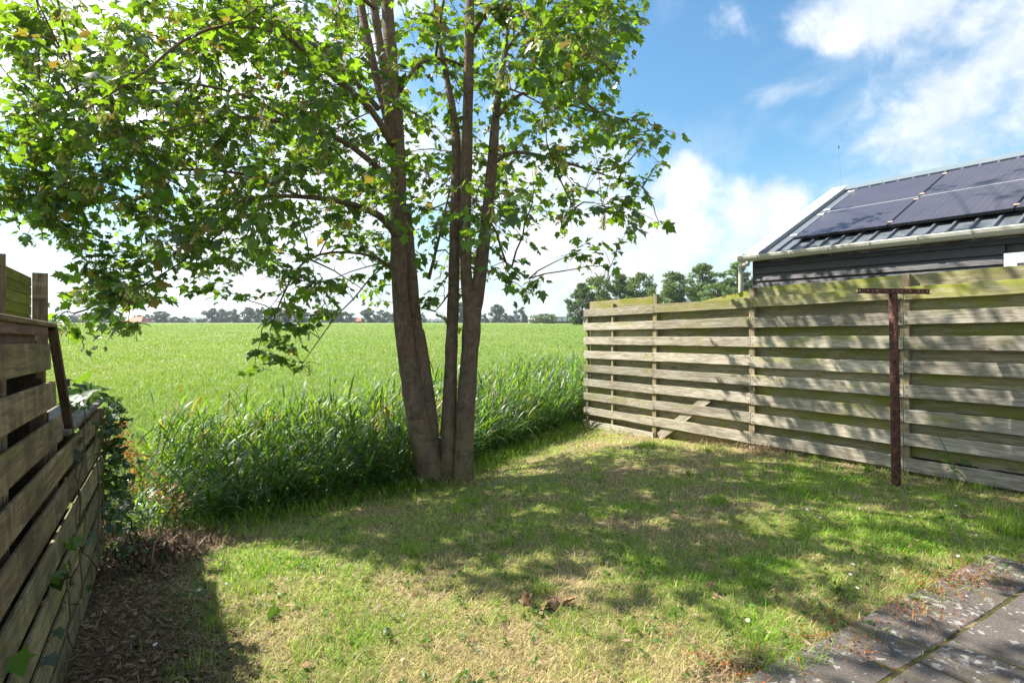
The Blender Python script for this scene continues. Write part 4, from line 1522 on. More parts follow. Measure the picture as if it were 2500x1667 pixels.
for ti, tip in enumerate(tips):
    j = int(np.argmin(np.linalg.norm(allpts - tip, axis=1)))
    a, b = Vector(allpts[j]), Vector(tip)
    if (b - a).length < 0.12:
        d = Vector((tip[0] - axis0[0], tip[1] - axis0[1], 0.1)).normalized()
        a = b - d * 0.18
    if (b - a).length > 0.75:
        a = b + (a - b).normalized() * 0.75
        j2 = Vector(allpts[j])
        tw.tube([j2, j2.lerp(a, .5) + Vector((0, 0, .03)), a], [.004, .0035, .003], 4, False)
    L = (b - a).length
    mid = a.lerp(b, .55) + Vector((0, 0, 0.06 * L + .01))
    b = b - Vector((0, 0, 0.05 * L))
    tw.tube([a, mid, b], [.0034, .0026, .0018], 4, False)
    up = ti >= len(tips_in)
    n_pairs = 2 if L < .3 else 3
    d0 = (b - a).normalized()
    side = d0.cross(Vector((0, 0, 1)))
    if side.length < .1: side = Vector((1, 0, 0))
    side.normalize()
    for k_ in range(n_pairs + 1):
        t = 1.0 if k_ == n_pairs else 0.35 + 0.5 * k_ / n_pairs
        p = a.lerp(mid, t / .55) if t < .55 else mid.lerp(b, (t - .55) / .45)
        many = (-1, 1, 0) if k_ == n_pairs else (-1, 1)
        for s_ in many:
            if random.random() < .12: continue
            az_ = random.gauss(0, .35)
            dirv = (side * (s_ * random.uniform(.6, 1.1)) + d0 * random.uniform(.3, 1.0) + Vector((0, 0, random.uniform(-.25, .35)))).normalized()
            pl = random.uniform(.03, .10)
            q_ = p + dirv * pl + Vector((0, 0, -.012))
            leafP.append(q_); leafPet.append(p)
            out = (dirv + Vector((random.gauss(0, .25), random.gauss(0, .25), random.uniform(-.95, .10)))).normalized()
            leafD.append(out)
            leafS.append(random.choice((.050, .060, .068, .078, .088, .10, .118)) * (1.12 if up else 1.0))
    if not up and random.random() < .30:
        seedP.append(mid.lerp(b, random.random()) + Vector((0, 0, -.01)))
tag(tw.build('twigs', M['bark'], tree, True), kind='stuff')

# leaf outline: five-lobed, folded along the midrib and drooping at the lobes
half = [(.13, -.07), (.36, .06), (.40, .16), (.31, .24), (.47, .40), (.60, .60), (.42, .58), (.27, .56), (.30, .70), (.16, .80), (.0, 1.08)]
mids = [(0, 0), (0, .28), (0, .60), (0, 1.08)]


def leaf_arrays():
    V = [(0, y, 0) for _, y in mids[:3]]
    tipi = 3
    V.append((0, 1.08, 0))
    right, left = [], []
    for x, y in half[:-1]:
        right.append(len(V)); V.append((x, y, 0))
    for x, y in half[:-1]:
        left.append(len(V)); V.append((-x, y, 0))
    T = []
    for h_, flip in ((right, False), (left, True)):
        b0, l1, l1b, s1, l2a, l2, l2b, s2, sh, sh2 = h_
        tr = [(0, b0, l1), (0, l1, l1b), (0, l1b, s1), (0, s1, 1), (1, s1, l2a), (1, l2a, l2), (1, l2, l2b), (1, l2b, s2), (1, s2, 2), (2, s2, sh), (2, sh, sh2), (2, sh2, 3)]
        T += [(c_, b_, a_) if flip else (a_, b_, c_) for a_, b_, c_ in tr]
    V = np.array(V, float)
    return V, np.array(T)


LV, LT = leaf_arrays()


def shaped(fold, droop, wav, seed):
    v = LV.copy()
    r_ = np.random.default_rng(seed)
    v[:, 2] += fold * np.abs(v[:, 0]) - droop * v[:, 1] ** 2 + r_.normal(0, wav, len(v)) - 0.5 * droop * np.abs(v[:, 0]) ** 2 * 2
    v[:, :2] += r_.normal(0, .012, (len(v), 2))
    return v


leaf_vars = [shaped(.16, .20, .02, 1), shaped(.30, .32, .03, 2), shaped(-.10, .38, .035, 3), shaped(.10, .12, .03, 4), shaped(.38, .15, .02, 5), shaped(-.18, .25, .03, 6)]
leafP = np.array([list(v) for v in leafP]); leafD = np.array([list(v) for v in leafD]); leafS = np.array(leafS)
leafPet = np.array([list(v) for v in leafPet])


def frames(D, rollsd=.45):
    """per-leaf axes: Y along D, Z roughly up, rolled at random"""
    y = D / np.linalg.norm(D, axis=1)[:, None]
    up = np.zeros_like(y); up[:, 2] = 1
    up += rng.normal(0, .25, y.shape)
    x = np.cross(y, up)
    x /= np.maximum(np.linalg.norm(x, axis=1), 1e-6)[:, None]
    z = np.cross(x, y)
    a = rng.normal(0, rollsd, len(y))[:, None]
    return x * np.cos(a) + z * np.sin(a), y, z * np.cos(a) - x * np.sin(a)


lx_, ly_, lz_ = frames(leafD)
vi = rng.integers(0, len(leaf_vars), len(leafP))
pxl, pyl = proj(leafP)
appar = leafS * F / leafP[:, 1]
vis = (pxl > -10) & (pxl < 2510) & (pyl > -10) & (pyl < 1600) & (leafP[:, 1] > .5)
order = np.argsort(-np.where(vis, appar, 0))
big = order[:300]
leaf_me = [np_mesh('leaf', v, LT, M['leaf'], {'tint': np.full(len(v), .11 * i)}) for i, v in enumerate(leaf_vars)]
bt = Vector(base)
for i in big:
    o = link('leaf', leaf_me[vi[i]])
    o.parent = tree
    Mx = Matrix(((lx_[i][0], ly_[i][0], lz_[i][0]), (lx_[i][1], ly_[i][1], lz_[i][1]), (lx_[i][2], ly_[i][2], lz_[i][2]))).to_4x4()
    o.matrix_local = Matrix.Translation(Vector(leafP[i]) - bt) @ Mx @ Matrix.Scale(leafS[i], 4)
rest = np.ones(len(leafP), bool)
rest[big] = False
idx = np.where(rest)[0]


def scatter(name, variants, T, idx_v, Pp, X, Y_, Z_, Ss, mat, parent, tint=None):
    Vs, Ts, tn, b = [], [], [], 0
    for k_, v in enumerate(variants):
        m_ = np.where(idx_v == k_)[0]
        if not len(m_): continue
        w3 = (Pp[m_][:, None, :] + Ss[m_][:, None, None] * (v[None, :, 0:1] * X[m_][:, None, :] + v[None, :, 1:2] * Y_[m_][:, None, :] + v[None, :, 2:3] * Z_[m_][:, None, :]))
        Vs.append(w3.reshape(-1, 3))
        t = T[None] + (np.arange(len(m_)) * len(v))[:, None, None] + b
        Ts.append(t.reshape(-1, 3))
        b += len(m_) * len(v)
        tn.append(np.repeat(rng.random(len(m_)), len(v)))
    me = np_mesh(name, np.concatenate(Vs), np.concatenate(Ts), mat, {'tint': np.concatenate(tn)})
    return link(name, me, parent)


tag(scatter('leaves', leaf_vars, LT, vi[idx], leafP[idx], lx_[idx], ly_[idx], lz_[idx], leafS[idx], M['leaf'], tree), kind='stuff')
# leaf stalks: thin ribbons from twig to blade
petv = leafP - leafPet
sd = np.cross(petv, np.array([0, 0, 1.0])); sd /= np.maximum(np.linalg.norm(sd, axis=1), 1e-6)[:, None]
V = np.stack([leafPet - sd * .0012, leafPet + sd * .0012, leafP], 1).reshape(-1, 3)
T = np.arange(len(V)).reshape(-1, 3)
stalk_m = plain('leaf_stalk', (0.22, 0.17, 0.06), 0.6, 0.3, var=.3, scale=3)
tag(link('leaf_stalks', np_mesh('leaf_stalks', V, T, stalk_m), tree), kind='stuff')
print('leaves', len(leafP), 'nodes', len(nodes))


def seed_mesh(k_):
    r_ = random.Random(k_)
    V, T = [Vector((0, 0, 0))], []
    for i in range(r_.randint(8, 13)):
        c = Vector((r_.gauss(0, .018), r_.gauss(0, .018), -r_.uniform(.02, .085)))
        a0 = r_.uniform(0, 6.28)
        for s_ in (-1, 1):
            ang = a0 + s_ * .62
            d = Vector((math.cos(ang), math.sin(ang), -1.15 + r_.gauss(0, .2))).normalized()
            sd_ = d.cross(Vector((math.sin(a0), -math.cos(a0), .3))).normalized()
            L = r_.uniform(.034, .042)
            b = len(V)
            V += [c, c + d * L * .25 + sd_ * .004, c + d * L * .7 + sd_ * .008, c + d * L, c + d * L * .75 - sd_ * .004, c + d * L * .2 - sd_ * .003]
            T += [(0, b, b + 5), (b, b + 1, b + 5), (b + 1, b + 4, b + 5), (b + 1, b + 2, b + 4), (b + 2, b + 3, b + 4)]
    V = [tuple(v) for v in V]
    return np_mesh('seed_cluster', V, T, M['seed'], {'tint': np.full(len(V), .2 * k_)})


seed_me = [seed_mesh(k_) for k_ in range(5)]
sp = np.array([list(v) for v in seedP])
so = np.argsort(-(1 / sp[:, 1]))[:290]
for i in so:
    o = link('seed_cluster', seed_me[i % 5])
    o.parent = tree
    o.location = Vector(sp[i]) - bt
    o.rotation_euler = (random.gauss(0, .25), random.gauss(0, .25), random.uniform(0, 6.28))
    s_ = random.uniform(1.1, 1.6)
    o.scale = (s_, s_, s_)

# ------------------------------------------------------------------ ribbons: grass, reeds, litter
def ribbons(Bp, azi, tilt, curl, length, width, nseg=2, twist=0.0, sideways=None):
    """curved pointed blades as triangles; per blade 2*nseg+1 vertices"""
    n = len(Bp)
    levels = []
    p = np.array(Bp, float)
    h = np.stack([np.cos(azi), np.sin(azi), np.zeros(n)], 1)
    sv = np.stack([-np.sin(azi + twist), np.cos(azi + twist), np.zeros(n)], 1)
    seg = (length / nseg)[:, None]
    for k_ in range(nseg + 1):
        t = k_ / nseg
        if k_ > 0:
            th = tilt + curl * (t - .5 / nseg)
            p = p + seg * (h * np.sin(th)[:, None] + np.array([0, 0, 1.0]) * np.cos(th)[:, None])
        if k_ < nseg:
            w_ = width * (1 - .55 * t ** 1.5) * (0.75 + .25 * min(1, t * 3 + .001)) / 2
            levels.append(p - sv * w_[:, None]); levels.append(p + sv * w_[:, None])
        else:
            levels.append(p)
    V = np.stack(levels, 1)
    m_ = V.shape[1]
    T = []
    for k_ in range(nseg - 1):
        a = 2 * k_
        T += [(a, a + 1, a + 3), (a, a + 3, a + 2)]
    a = 2 * (nseg - 1)
    T.append((a, a + 1, a + 2))
    T = np.array(T)[None] + (np.arange(n) * m_)[:, None, None]
    return V.reshape(-1, 3), T.reshape(-1, 3), m_


def blades(name, mat, Bp, azi, tilt, curl, length, width, dry, tint=None, nseg=2, twist=None):
    n = len(Bp)
    tw_ = rng.uniform(-.6, .6, n) if twist is None else twist
    V, T, m_ = ribbons(Bp, azi, tilt, curl, length, width, nseg, tw_)
    tint = rng.random(n) if tint is None else tint
    me = np_mesh(name, V, T, mat, {'dry': np.repeat(dry, m_), 'tint': np.repeat(tint, m_)})
    return tag(link(name, me), kind='stuff')


def in_view(x, y, z, mx=140, my=120):
    px, py = CX + x / y * F, HY - (z - EYE) / y * F
    return (px > -mx) & (px < 2500 + mx) & (py < 1667 + my)


def patio_dist(x, y):
    """signed: positive inside the patio's slabs (with a ragged edge)"""
    a = (x - patio_c.x) * pu.x + (y - patio_c.y) * pu.y
    b = (x - patio_c.x) * pv.x + (y - patio_c.y) * pv.y
    return b - patio_edge(a) + 0.03 * fbm(x * 7, y * 7, 31)


# lawn
def lawn_points(n, ymin=1.3, ymax=12):
    t = rng.random(n)
    # density falls with distance as the eye sees it
    y = 1 / (1 / ymin ** .62 + t * (1 / ymax ** .62 - 1 / ymin ** .62)) ** (1 / .62)
    x = (rng.random(n) * 2720 - 110 - CX) / F * y
    return x, y


x, y = lawn_points(470000)
u = edge_dist(x, y)
wd = wall_dist(x, y)
fd = (FX - 0.6296 * y - x) * 0.8462                                     # in front of the right fence
green = fbm(x * .75 + 3, y * .75, 41) * .7 + fbm(x * 2.6, y * 2.6, 42) * .75
thick = 0.5 + .5 * fbm(x * 1.7, y * 1.7, 55)
bare = bare_mask(x, y)
keep = (u < 0.25) & (wd > 0.0) & (fd > -0.12) & (patio_dist(x, y) < 0.01 + .07 * rng.random(len(x)) ** 2)
keep &= rng.random(len(x)) > bare * .93
keep &= rng.random(len(x)) < 0.62 + .38 * thick
x, y, green, u, fd, wd = x[keep], y[keep], green[keep], u[keep], fd[keep], wd[keep]
n = len(x)
z = terrain(x, y)
g2 = green + 0.24 * sstep(2.6, 4.5, y) * sstep(-1.5, 1.0, x + .3 * y - .8) - 0.34 * sstep(3.3, 1.9, y) - .35 * np.exp(-((fd - .25) / .3) ** 2)
isdry = rng.random(n) < np.clip(.50 - .95 * g2, .06, .90)
dry = np.where(isdry, rng.uniform(.7, 1, n), np.clip(rng.normal(.10 - .18 * g2, .10), 0, .5))
tall = 1 + 1.0 * sstep(.25, .7, green) + .8 * np.exp(-((u + .05) / .25) ** 2)
L = np.where(isdry, rng.uniform(.022, .075, n), rng.uniform(.022, .065, n) * tall)
tilt = np.where(isdry, rng.uniform(.6, 1.5, n), rng.uniform(.2, 1.1, n))
Wd = np.maximum(.0024, .00115 * y) * rng.uniform(.55, 1.45, n)
lawn_grass = blades('lawn_grass', M['grass'], np.stack([x, y, z], 1), rng.uniform(0, 6.283, n), tilt, rng.uniform(.1, 1.0, n), L * np.maximum(1, y / 6), Wd, dry)
print('lawn blades', n)

# taller tufts: along the edge, fence foot, patio corner
tx, ty, tl, tg = [], [], [], []
def tuft(px, py, nb_, L0, dryp=.2, r=.06):
    g_ = G(px, py)
    a = rng.uniform(0, 6.283, nb_); rr = r * np.sqrt(rng.random(nb_))
    tx.append(g_.x + rr * np.cos(a)); ty.append(g_.y + rr * np.sin(a)); tl.append(rng.uniform(.5, 1.1, nb_) * L0); tg.append(np.where(rng.random(nb_) < dryp, rng.uniform(.6, 1, nb_), 0.05))
for px, py, nb_, L0, dp_, r in ((2480, 1300, 500, .17, .15, .16), (2440, 1255, 240, .12, .3, .14), (2370, 1375, 160, .10, .5, .08), (1750, 1225, 260, .09, .1, .10), (1840, 1430, 200, .09, .1, .09),
                                 (860, 1320, 150, .09, .2, .08), (1010, 1350, 160, .10, .15, .08), (1580, 1090, 200, .12, .2, .15), (1740, 1100, 160, .13, .6, .2), (2180, 1165, 120, .12, .5, .2),
                                 (2330, 1190, 200, .14, .4, .25), (1640, 1500, 150, .08, .2, .08), (1540, 1530, 130, .07, .2, .07), (740, 1590, 160, .07, .3, .08), (470, 1640, 200, .06, .1, .12), (640, 1440, 130, .06, .2, .07), (1230, 1250, 160, .08, .2, .1), (1950, 1290, 150, .07, .1, .1), (2240, 1440, 160, .10, .6, .1), (2160, 1460, 120, .07, .4, .1),
                                 (1450, 1065, 200, .09, .7, .2), (1050, 1190, 120, .10, .3, .12), (1180, 1150, 140, .10, .3, .12)):
    tuft(px, py, nb_, L0, dp_, r)
for i in range(170):
    y_ = random.uniform(1.8, 7.5); x_ = random.uniform(-1.0, .95) * y_
    if wall_dist(x_, y_) < .5 or edge_dist(np.array([x_]), np.array([y_]))[0] > -.15 or patio_dist(np.array([x_]), np.array([y_]))[0] > -.06 or (FX - .6296 * y_ - x_) < .1: continue
    nb_ = random.randint(30, 110); r = random.uniform(.03, .09)
    a = rng.uniform(0, 6.283, nb_); rr = r * np.sqrt(rng.random(nb_))
    dp_ = random.choice((.05, .1, .15, .6, .85))
    tx.append(x_ + rr * np.cos(a)); ty.append(y_ + rr * np.sin(a)); tl.append(rng.uniform(.5, 1.1, nb_) * random.uniform(.05, .10)); tg.append(np.where(rng.random(nb_) < dp_, rng.uniform(.6, 1, nb_), 0.05))
for i in range(26):                                                      # round the maple's foot
    a0 = random.uniform(0, 6.283); nb_ = 40
    tx.append(base.x + .34 * math.cos(a0) + rng.normal(0, .05, nb_)); ty.append(base.y + .05 + .26 * math.sin(a0) + rng.normal(0, .04, nb_)); tl.append(rng.uniform(.05, .17, nb_)); tg.append(np.where(rng.random(nb_) < .2, .8, .05))
ex = rng.random(5200)                                                     # along the edge
pts_e = []
t_ = ex * 7.6
eseg = EDGE[2:8]
cum = np.concatenate([[0], np.cumsum(np.hypot(*(np.diff(eseg, axis=0).T)))])
ex_x = np.interp(ex * cum[-1], cum, eseg[:, 0]) + rng.normal(.06, .14, len(ex))
ex_y = np.interp(ex * cum[-1], cum, eseg[:, 1]) + rng.normal(-.06, .14, len(ex))
okk = wall_dist(ex_x, ex_y) > .5
tx.append(ex_x[okk]); ty.append(ex_y[okk]); tl.append(rng.uniform(.06, .22, okk.sum())); tg.append(np.where(rng.random(okk.sum()) < .15, .8, .03))
x = np.concatenate(tx); y = np.concatenate(ty); L = np.concatenate(tl); dry = np.concatenate(tg)
n = len(x)
blades('tall_grass', M['grass'], np.stack([x, y, terrain(x, y) - .005], 1), rng.uniform(0, 6.283, n), rng.uniform(.05, .6, n), rng.uniform(.2, 1.2, n), L, np.maximum(.0026, .0009 * y), dry, nseg=3)

# meadow: near blades of the field
t = rng.random(390000)
d = 6.5 * (170 / 6.5) ** (t ** 1.15)
x = (rng.random(len(t)) * 2000 - 150 - CX) / F * d
y = d
u = edge_dist(x, y)
keep = (u > 1.9)
x, y, d = x[keep], y[keep], d[keep]
n = len(x)
patch = fbm(x * .22, y * .22, 61) * .6 + fbm(x * .05, y * .05, 62) * .6
dry = np.clip(.09 + .40 * fbm(x * .12, y * .05, 63) + .3 * fbm(x * .03, y * .12, 64) + rng.normal(0, .10, n), 0, .7)
wind = rng.normal(-.15, .9, n)
L = rng.uniform(.10, .24, n) * (1 + .25 * patch)
blades('meadow_grass', M['meadow'], np.stack([x, y, terrain(x, y) - .01], 1), wind, rng.uniform(.05, .65, n), rng.uniform(.3, 1.5, n), L, np.maximum(.005, .00085 * d) * rng.uniform(.7, 1.3, n), dry,
       tint=np.clip(rng.random(n) * .7 + .3 * (patch * .5 + .5), 0, 1))
print('meadow', n)

# reeds in the ditch
def along_edge(n, v0, v1, u0, u1):
    E_ = EDGE[1:10]
    cum = np.concatenate([[0], np.cumsum(np.hypot(*(np.diff(E_, axis=0).T)))])
    v = v0 + rng.random(n) * (v1 - v0)
    px_ = np.interp(v, cum, E_[:, 0]); py_ = np.interp(v, cum, E_[:, 1])
    qx = np.interp(v + .2, cum, E_[:, 0]) - np.interp(v - .2, cum, E_[:, 0]); qy = np.interp(v + .2, cum, E_[:, 1]) - np.interp(v - .2, cum, E_[:, 1])
    ln = np.hypot(qx, qy)
    uu = u0 + rng.random(n) * (u1 - u0)
    return px_ - qy / ln * uu, py_ + qx / ln * uu


rx, ry = along_edge(5000, .4, 17.0, .05, 3.1)
ok = (wall_dist(rx, ry) > .12)
rx, ry = rx[ok], ry[ok]
u = edge_dist(rx, ry)
n = len(rx)
rz = terrain(rx, ry)
clump = fbm(rx * 1.3, ry * 1.3, 71)
top = 0.21 - .14 * sstep(7.0, 4.2, ry) + .16 * clump + rng.normal(0, .10, n) - .32 * sstep(.55, .05, u) - .25 * sstep(2.3, 3.1, u) - .35 * sstep(6.0, 3.8, ry) * sstep(1.4, .4, u)
tallr = rng.random(n) < .10
top = top + np.where(tallr, rng.uniform(.08, .30, n), 0)
H = np.clip(top - rz, .3, 2.3)
lean_az = rng.normal(-.1, .8, n)
lean = np.abs(rng.normal(.08, .07, n))
V1, T1, m1 = ribbons(np.stack([rx, ry, rz], 1), lean_az, lean, np.full(n, .12), H * .96, np.full(n, .007), 3, rng.uniform(0, 3.14, n))
dry_r = np.where(rng.random(n) < .03, rng.uniform(.6, 1, n), np.clip(rng.normal(.06, .06, n), 0, .3))
A1 = {'dry': np.repeat(np.clip(dry_r + .05, 0, 1), m1), 'tint': np.repeat(rng.random(n), m1)}
nl = 9
hl_ = np.repeat(H, nl)
fr = np.tile(np.linspace(.22, 1.0, nl), n) + rng.uniform(-.05, .05, n * nl)
fr = np.clip(fr, .15, 1)
th = np.repeat(lean, nl) + .06 * fr
la = np.repeat(lean_az, nl)
bp = np.stack([np.repeat(rx, nl) + np.sin(th) * fr * hl_ * .96 * np.cos(la), np.repeat(ry, nl) + np.sin(th) * fr * hl_ * .96 * np.sin(la), np.repeat(rz, nl) + np.cos(th) * fr * hl_ * .955], 1)
kk = np.tile(np.arange(nl), n)
az2 = np.repeat(rng.uniform(0, 6.283, n), nl) + kk * 2.6 + rng.normal(0, .4, n * nl)
# the breeze turns the leaves to the right
az2 = np.arctan2(np.sin(az2) * .75 - .1, np.cos(az2) * .75 + .55)
ll = rng.uniform(.26, .54, n * nl) * np.where(fr > .9, .75, 1)
V2, T2, m2 = ribbons(bp, az2, rng.uniform(.35, 1.05, n * nl) * np.where(fr > .93, .45, 1), rng.uniform(.3, 1.7, n * nl), ll, rng.uniform(.015, .034, n * nl), 3, rng.uniform(-.7, .7, n * nl))
A2 = {'dry': np.repeat(np.clip(np.repeat(dry_r, nl) + np.where(rng.random(n * nl) < .03, .7, 0), 0, 1), m2), 'tint': np.repeat(np.clip(rng.random(n * nl), 0, 1), m2)}
me = np_mesh('reeds', np.concatenate([V1, V2]), np.concatenate([T1, T2 + len(V1)]), M['reed'], {k_: np.concatenate([A1[k_], A2[k_]]) for k_ in A1})
tag(link('reeds', me), kind='stuff')
print('reeds', n, len(T1) + len(T2))

# low broad-leaved growth along the foot of the reeds
def leafy_mass(name, mat, Pp, D, Ss, variants, T, parent=None, rollsd=.6):
    X, Y_, Z_ = frames(D, rollsd)
    v_ = rng.integers(0, len(variants), len(Pp))
    return tag(scatter(name, variants, T, v_, Pp, X, Y_, Z_, Ss, mat, parent), kind='stuff')


oval = np.array([(0, 0, 0), (.22, .25, .05), (.26, .55, .04), (0, 1, -.12), (-.26, .55, .04), (-.22, .25, .05), (0, .5, 0)], float)
ovalT = np.array([(0, 1, 6), (1, 2, 6), (2, 3, 6), (3, 4, 6), (4, 5, 6), (5, 0, 6)])
ivyv = np.array([(0, 0, 0), (.45, -.05, .02), (.38, .28, .05), (.62, .48, -.05), (.28, .55, .04), (0, 1.0, -.12), (-.28, .55, .04), (-.62, .48, -.05), (-.38, .28, .05), (-.45, -.05, .02), (0, .35, -.02)], float)
ivyT = np.array([(i, i + 1, 10) for i in range(9)] + [(9, 0, 10)])
ivy_vars = []
for s_ in range(4):
    v = ivyv.copy()
    r2 = np.random.default_rng(s_ + 50)
    v[:, 2] += r2.normal(0, .05, len(v)) + .12 * (s_ - 1.5) * np.abs(v[:, 0])
    v[:, :2] += r2.normal(0, .025, (len(v), 2))
    ivy_vars.append(v)
oval_vars = [oval * np.array([.8, 1, 1]), oval * np.array([1.1, 1, 1.5]), oval * np.array([.6, 1, -1])]

wx, wy = along_edge(3600, 1.5, 16, -.12, .75)
ok = wall_dist(wx, wy) > .4
wx, wy = wx[ok], wy[ok]
n = len(wx)
uu = edge_dist(wx, wy)
wz = terrain(wx, wy) + rng.random(n) * (.10 + .55 * sstep(-.05, .6, uu))
a = rng.uniform(0, 6.283, n)
leafy_mass('undergrowth', M['weed'], np.stack([wx, wy, wz], 1), np.stack([np.cos(a), np.sin(a), rng.uniform(-.5, .5, n)], 1), rng.uniform(.03, .085, n), oval_vars, ovalT)

# ivy over the far end of the left wall
cap_end = wall_pt(250, -.42)
ivy = empty('ivy', Vector((cap_end.x, cap_end.y, tz(cap_end.x, cap_end.y))), 'dark ivy hanging over the far end of the left plank wall', 'ivy')
ip, idr, isz = [], [], []
for i in range(560):
    t = random.random()
    # a curtain at the wall's end, from the cap down, bulging out towards the ditch and spreading at the foot
    hr = -.40 - 1.12 * t ** .9
    pxw = 228 + random.gauss(14, 8) if random.random() < .35 else 250
    p = wall_pt(min(pxw, 258), hr, .01 + abs(random.gauss(0, .02 + .03 * t)))
    out = abs(random.gauss(0, .03 + .20 * t ** 2))
    p = p + Vector((D2[0], D2[1], 0)) * out + n3 * random.gauss(0.03, .03 + .12 * t * t)
    g_ = tz(p.x, p.y)
    p.z = max(p.z - out * .55, g_ + random.random() * .06)
    ip.append(list(p)); idr.append([random.gauss(.3, .5), random.gauss(-.5, .5), random.uniform(-1.2, .2)]); isz.append(random.uniform(.03, .065))
leafy_mass('leaves', M['ivy'], np.array(ip), np.array(idr), np.array(isz), ivy_vars, ivyT, ivy)
ivy_me = [np_mesh('leaf', v, ivyT, M['ivy'], {'tint': np.full(len(v), .2 * i)}) for i, v in enumerate(ivy_vars)]
ivy_me_l = [np_mesh('leaf', v, ivyT, M['weed'], {'tint': np.full(len(v), .2 * i)}) for i, v in enumerate(ivy_vars)]
ib = Vector(ivy.location)


def one_leaf(parent, me, p, d, s_, base_):
    x, y, z_ = frames(np.array([list(d)], float), .4)
    o = link('leaf', me)
    o.parent = parent
    o.matrix_local = Matrix.Translation(Vector(p) - base_) @ Matrix((x[0], y[0], z_[0])).transposed().to_4x4() @ Matrix.Scale(s_, 4)
    return o


# single leaves: on the wall's face, on the cap
for px, py, s_, lt in ((186, 1108, .075, 0), (178, 1128, .085, 0), (190, 1092, .05, 0), (197, 1122, .045, 0), (186, 1064, .03, 0), (184, 1216, .04, 1), (190, 1290, .045, 1), (163, 1352, .085, 1), (168, 1340, .06, 1), (155, 1372, .07, 1),
                       (124, 1428, .08, 1), (130, 1440, .07, 0), (116, 1436, .05, 0), (152, 1498, .06, 0), (100, 1630, .05, 0), (12, 1650, .07, 1), (120, 1566, .05, 0), (218, 1318, .04, 0), (206, 1336, .04, 0), (168, 1446, .03, 0),
                       (205, 1440, .035, 0), (228, 1075, .05, 1), (236, 1062, .05, 0), (222, 1050, .05, 0), (232, 1096, .045, 0), (240, 1130, .05, 0), (236, 1180, .05, 0), (246, 1230, .05, 0)):
    hr = -(py - 836) / (2.398 * (400 - px))
    p = wall_pt(px, hr, .02)
    one_leaf(ivy, (ivy_me_l if lt else ivy_me)[random.randrange(4)], p, Vector((random.gauss(.4, .4), -.3, random.gauss(-.4, .4))), s_ * 1.05, ib)
for px, py, Y, s_ in ((190, 935, 2.75, .105), (182, 948, 2.7, .10), (205, 930, 2.9, .10), (200, 955, 2.7, .11), (216, 950, 2.9, .10), (226, 938, 3.0, .10), (222, 962, 2.9, .09), (236, 945, 3.1, .08), (256, 945, 3.2, .085), (248, 958, 3.2, .08),
                      (172, 965, 2.6, .085), (178, 978, 2.6, .08), (192, 975, 2.7, .09), (160, 985, 2.55, .07), (208, 975, 2.85, .08), (165, 972, 2.6, .06), (212, 940, 3.0, .09), (229, 955, 3.05, .09)):
    one_leaf(ivy, ivy_me_l[random.randrange(4)] if random.random() < .6 else ivy_me[random.randrange(4)], P(px, py, Y), Vector((random.gauss(.3, .5), -.6, random.gauss(-.3, .4))), s_, ib)
for pts in (((186, 1010), (188, 1090), (176, 1200), (168, 1330)), ((222, 1060), (219, 1130), (224, 1200), (226, 1290), (223, 1360)), ((236, 1040), (231, 1120), (236, 1220), (233, 1320)), ((176, 1170), (173, 1240), (178, 1300)),
            ((190, 1260), (183, 1310), (180, 1400), (182, 1480)), ((150, 1400), (141, 1480), (148, 1560), (156, 1600)), ((100, 1470), (84, 1505), (70, 1525)), ((170, 1360), (188, 1370), (205, 1385), (222, 1402)), ((228, 1020), (246, 1080), (240, 1150)), ((140, 1650), (165, 1600), (185, 1585))):
    mb = MB()
    V3 = []
    for px, py in pts:
        hr = -(py - 836) / (2.398 * (400 - px))
        V3.append(wall_pt(px, hr, .022 + random.uniform(0, .015)))
    full = []
    for a, b in zip(V3[:-1], V3[1:]):
        for t in (0, .33, .66):
            full.append(a.lerp(b, t) + Vector((random.gauss(0, .006), random.gauss(0, .006), 0)))
    full.append(V3[-1])
    mb.tube(full, [random.uniform(.003, .0055) for _ in full], 5)
    mb.build('stem', M['ivy_stem'], ivy, True)

# withered orange plant beside the ivy
wb = G(330, 1290)
wp_ = empty('withered_shrub', wb, 'orange-brown withered shrub between the ivy and the reeds', 'shrub')
ip, idr, isz = [], [], []
for px, py, Y, sx, sy, n_ in ((292, 1048, 4.3, 16, 16, 110), (318, 1105, 4.4, 22, 22, 130), (300, 1080, 4.35, 22, 30, 60), (350, 1165, 4.3, 40, 28, 90), (400, 1215, 4.4, 50, 30, 90)):
    for i in range(n_):
        ip.append(list(P(random.gauss(px, sx * .7), random.gauss(py, sy * .7), Y + random.gauss(0, .12)))); idr.append([random.gauss(0, 1), random.gauss(-.3, 1), random.gauss(0, .6)]); isz.append(random.uniform(.018, .04))
leafy_mass('leaves', M['rust_leaf'], np.array(ip), np.array(idr), np.array(isz), oval_vars, ovalT, wp_)
mb = MB()
for px, py, Y in ((292, 1048, 4.3), (318, 1105, 4.4), (350, 1165, 4.3), (400, 1215, 4.4), (270, 1070, 4.3)):
    t = P(px, py, Y)
    mb.tube([wb + Vector((random.gauss(0, .05), random.gauss(0, .05), -.03)), wb.lerp(t, .5) + Vector((random.gauss(0, .03), 0, 0)), t], [.006, .004, .002], 5)
mb.build('stem', M['twig'], wp_)

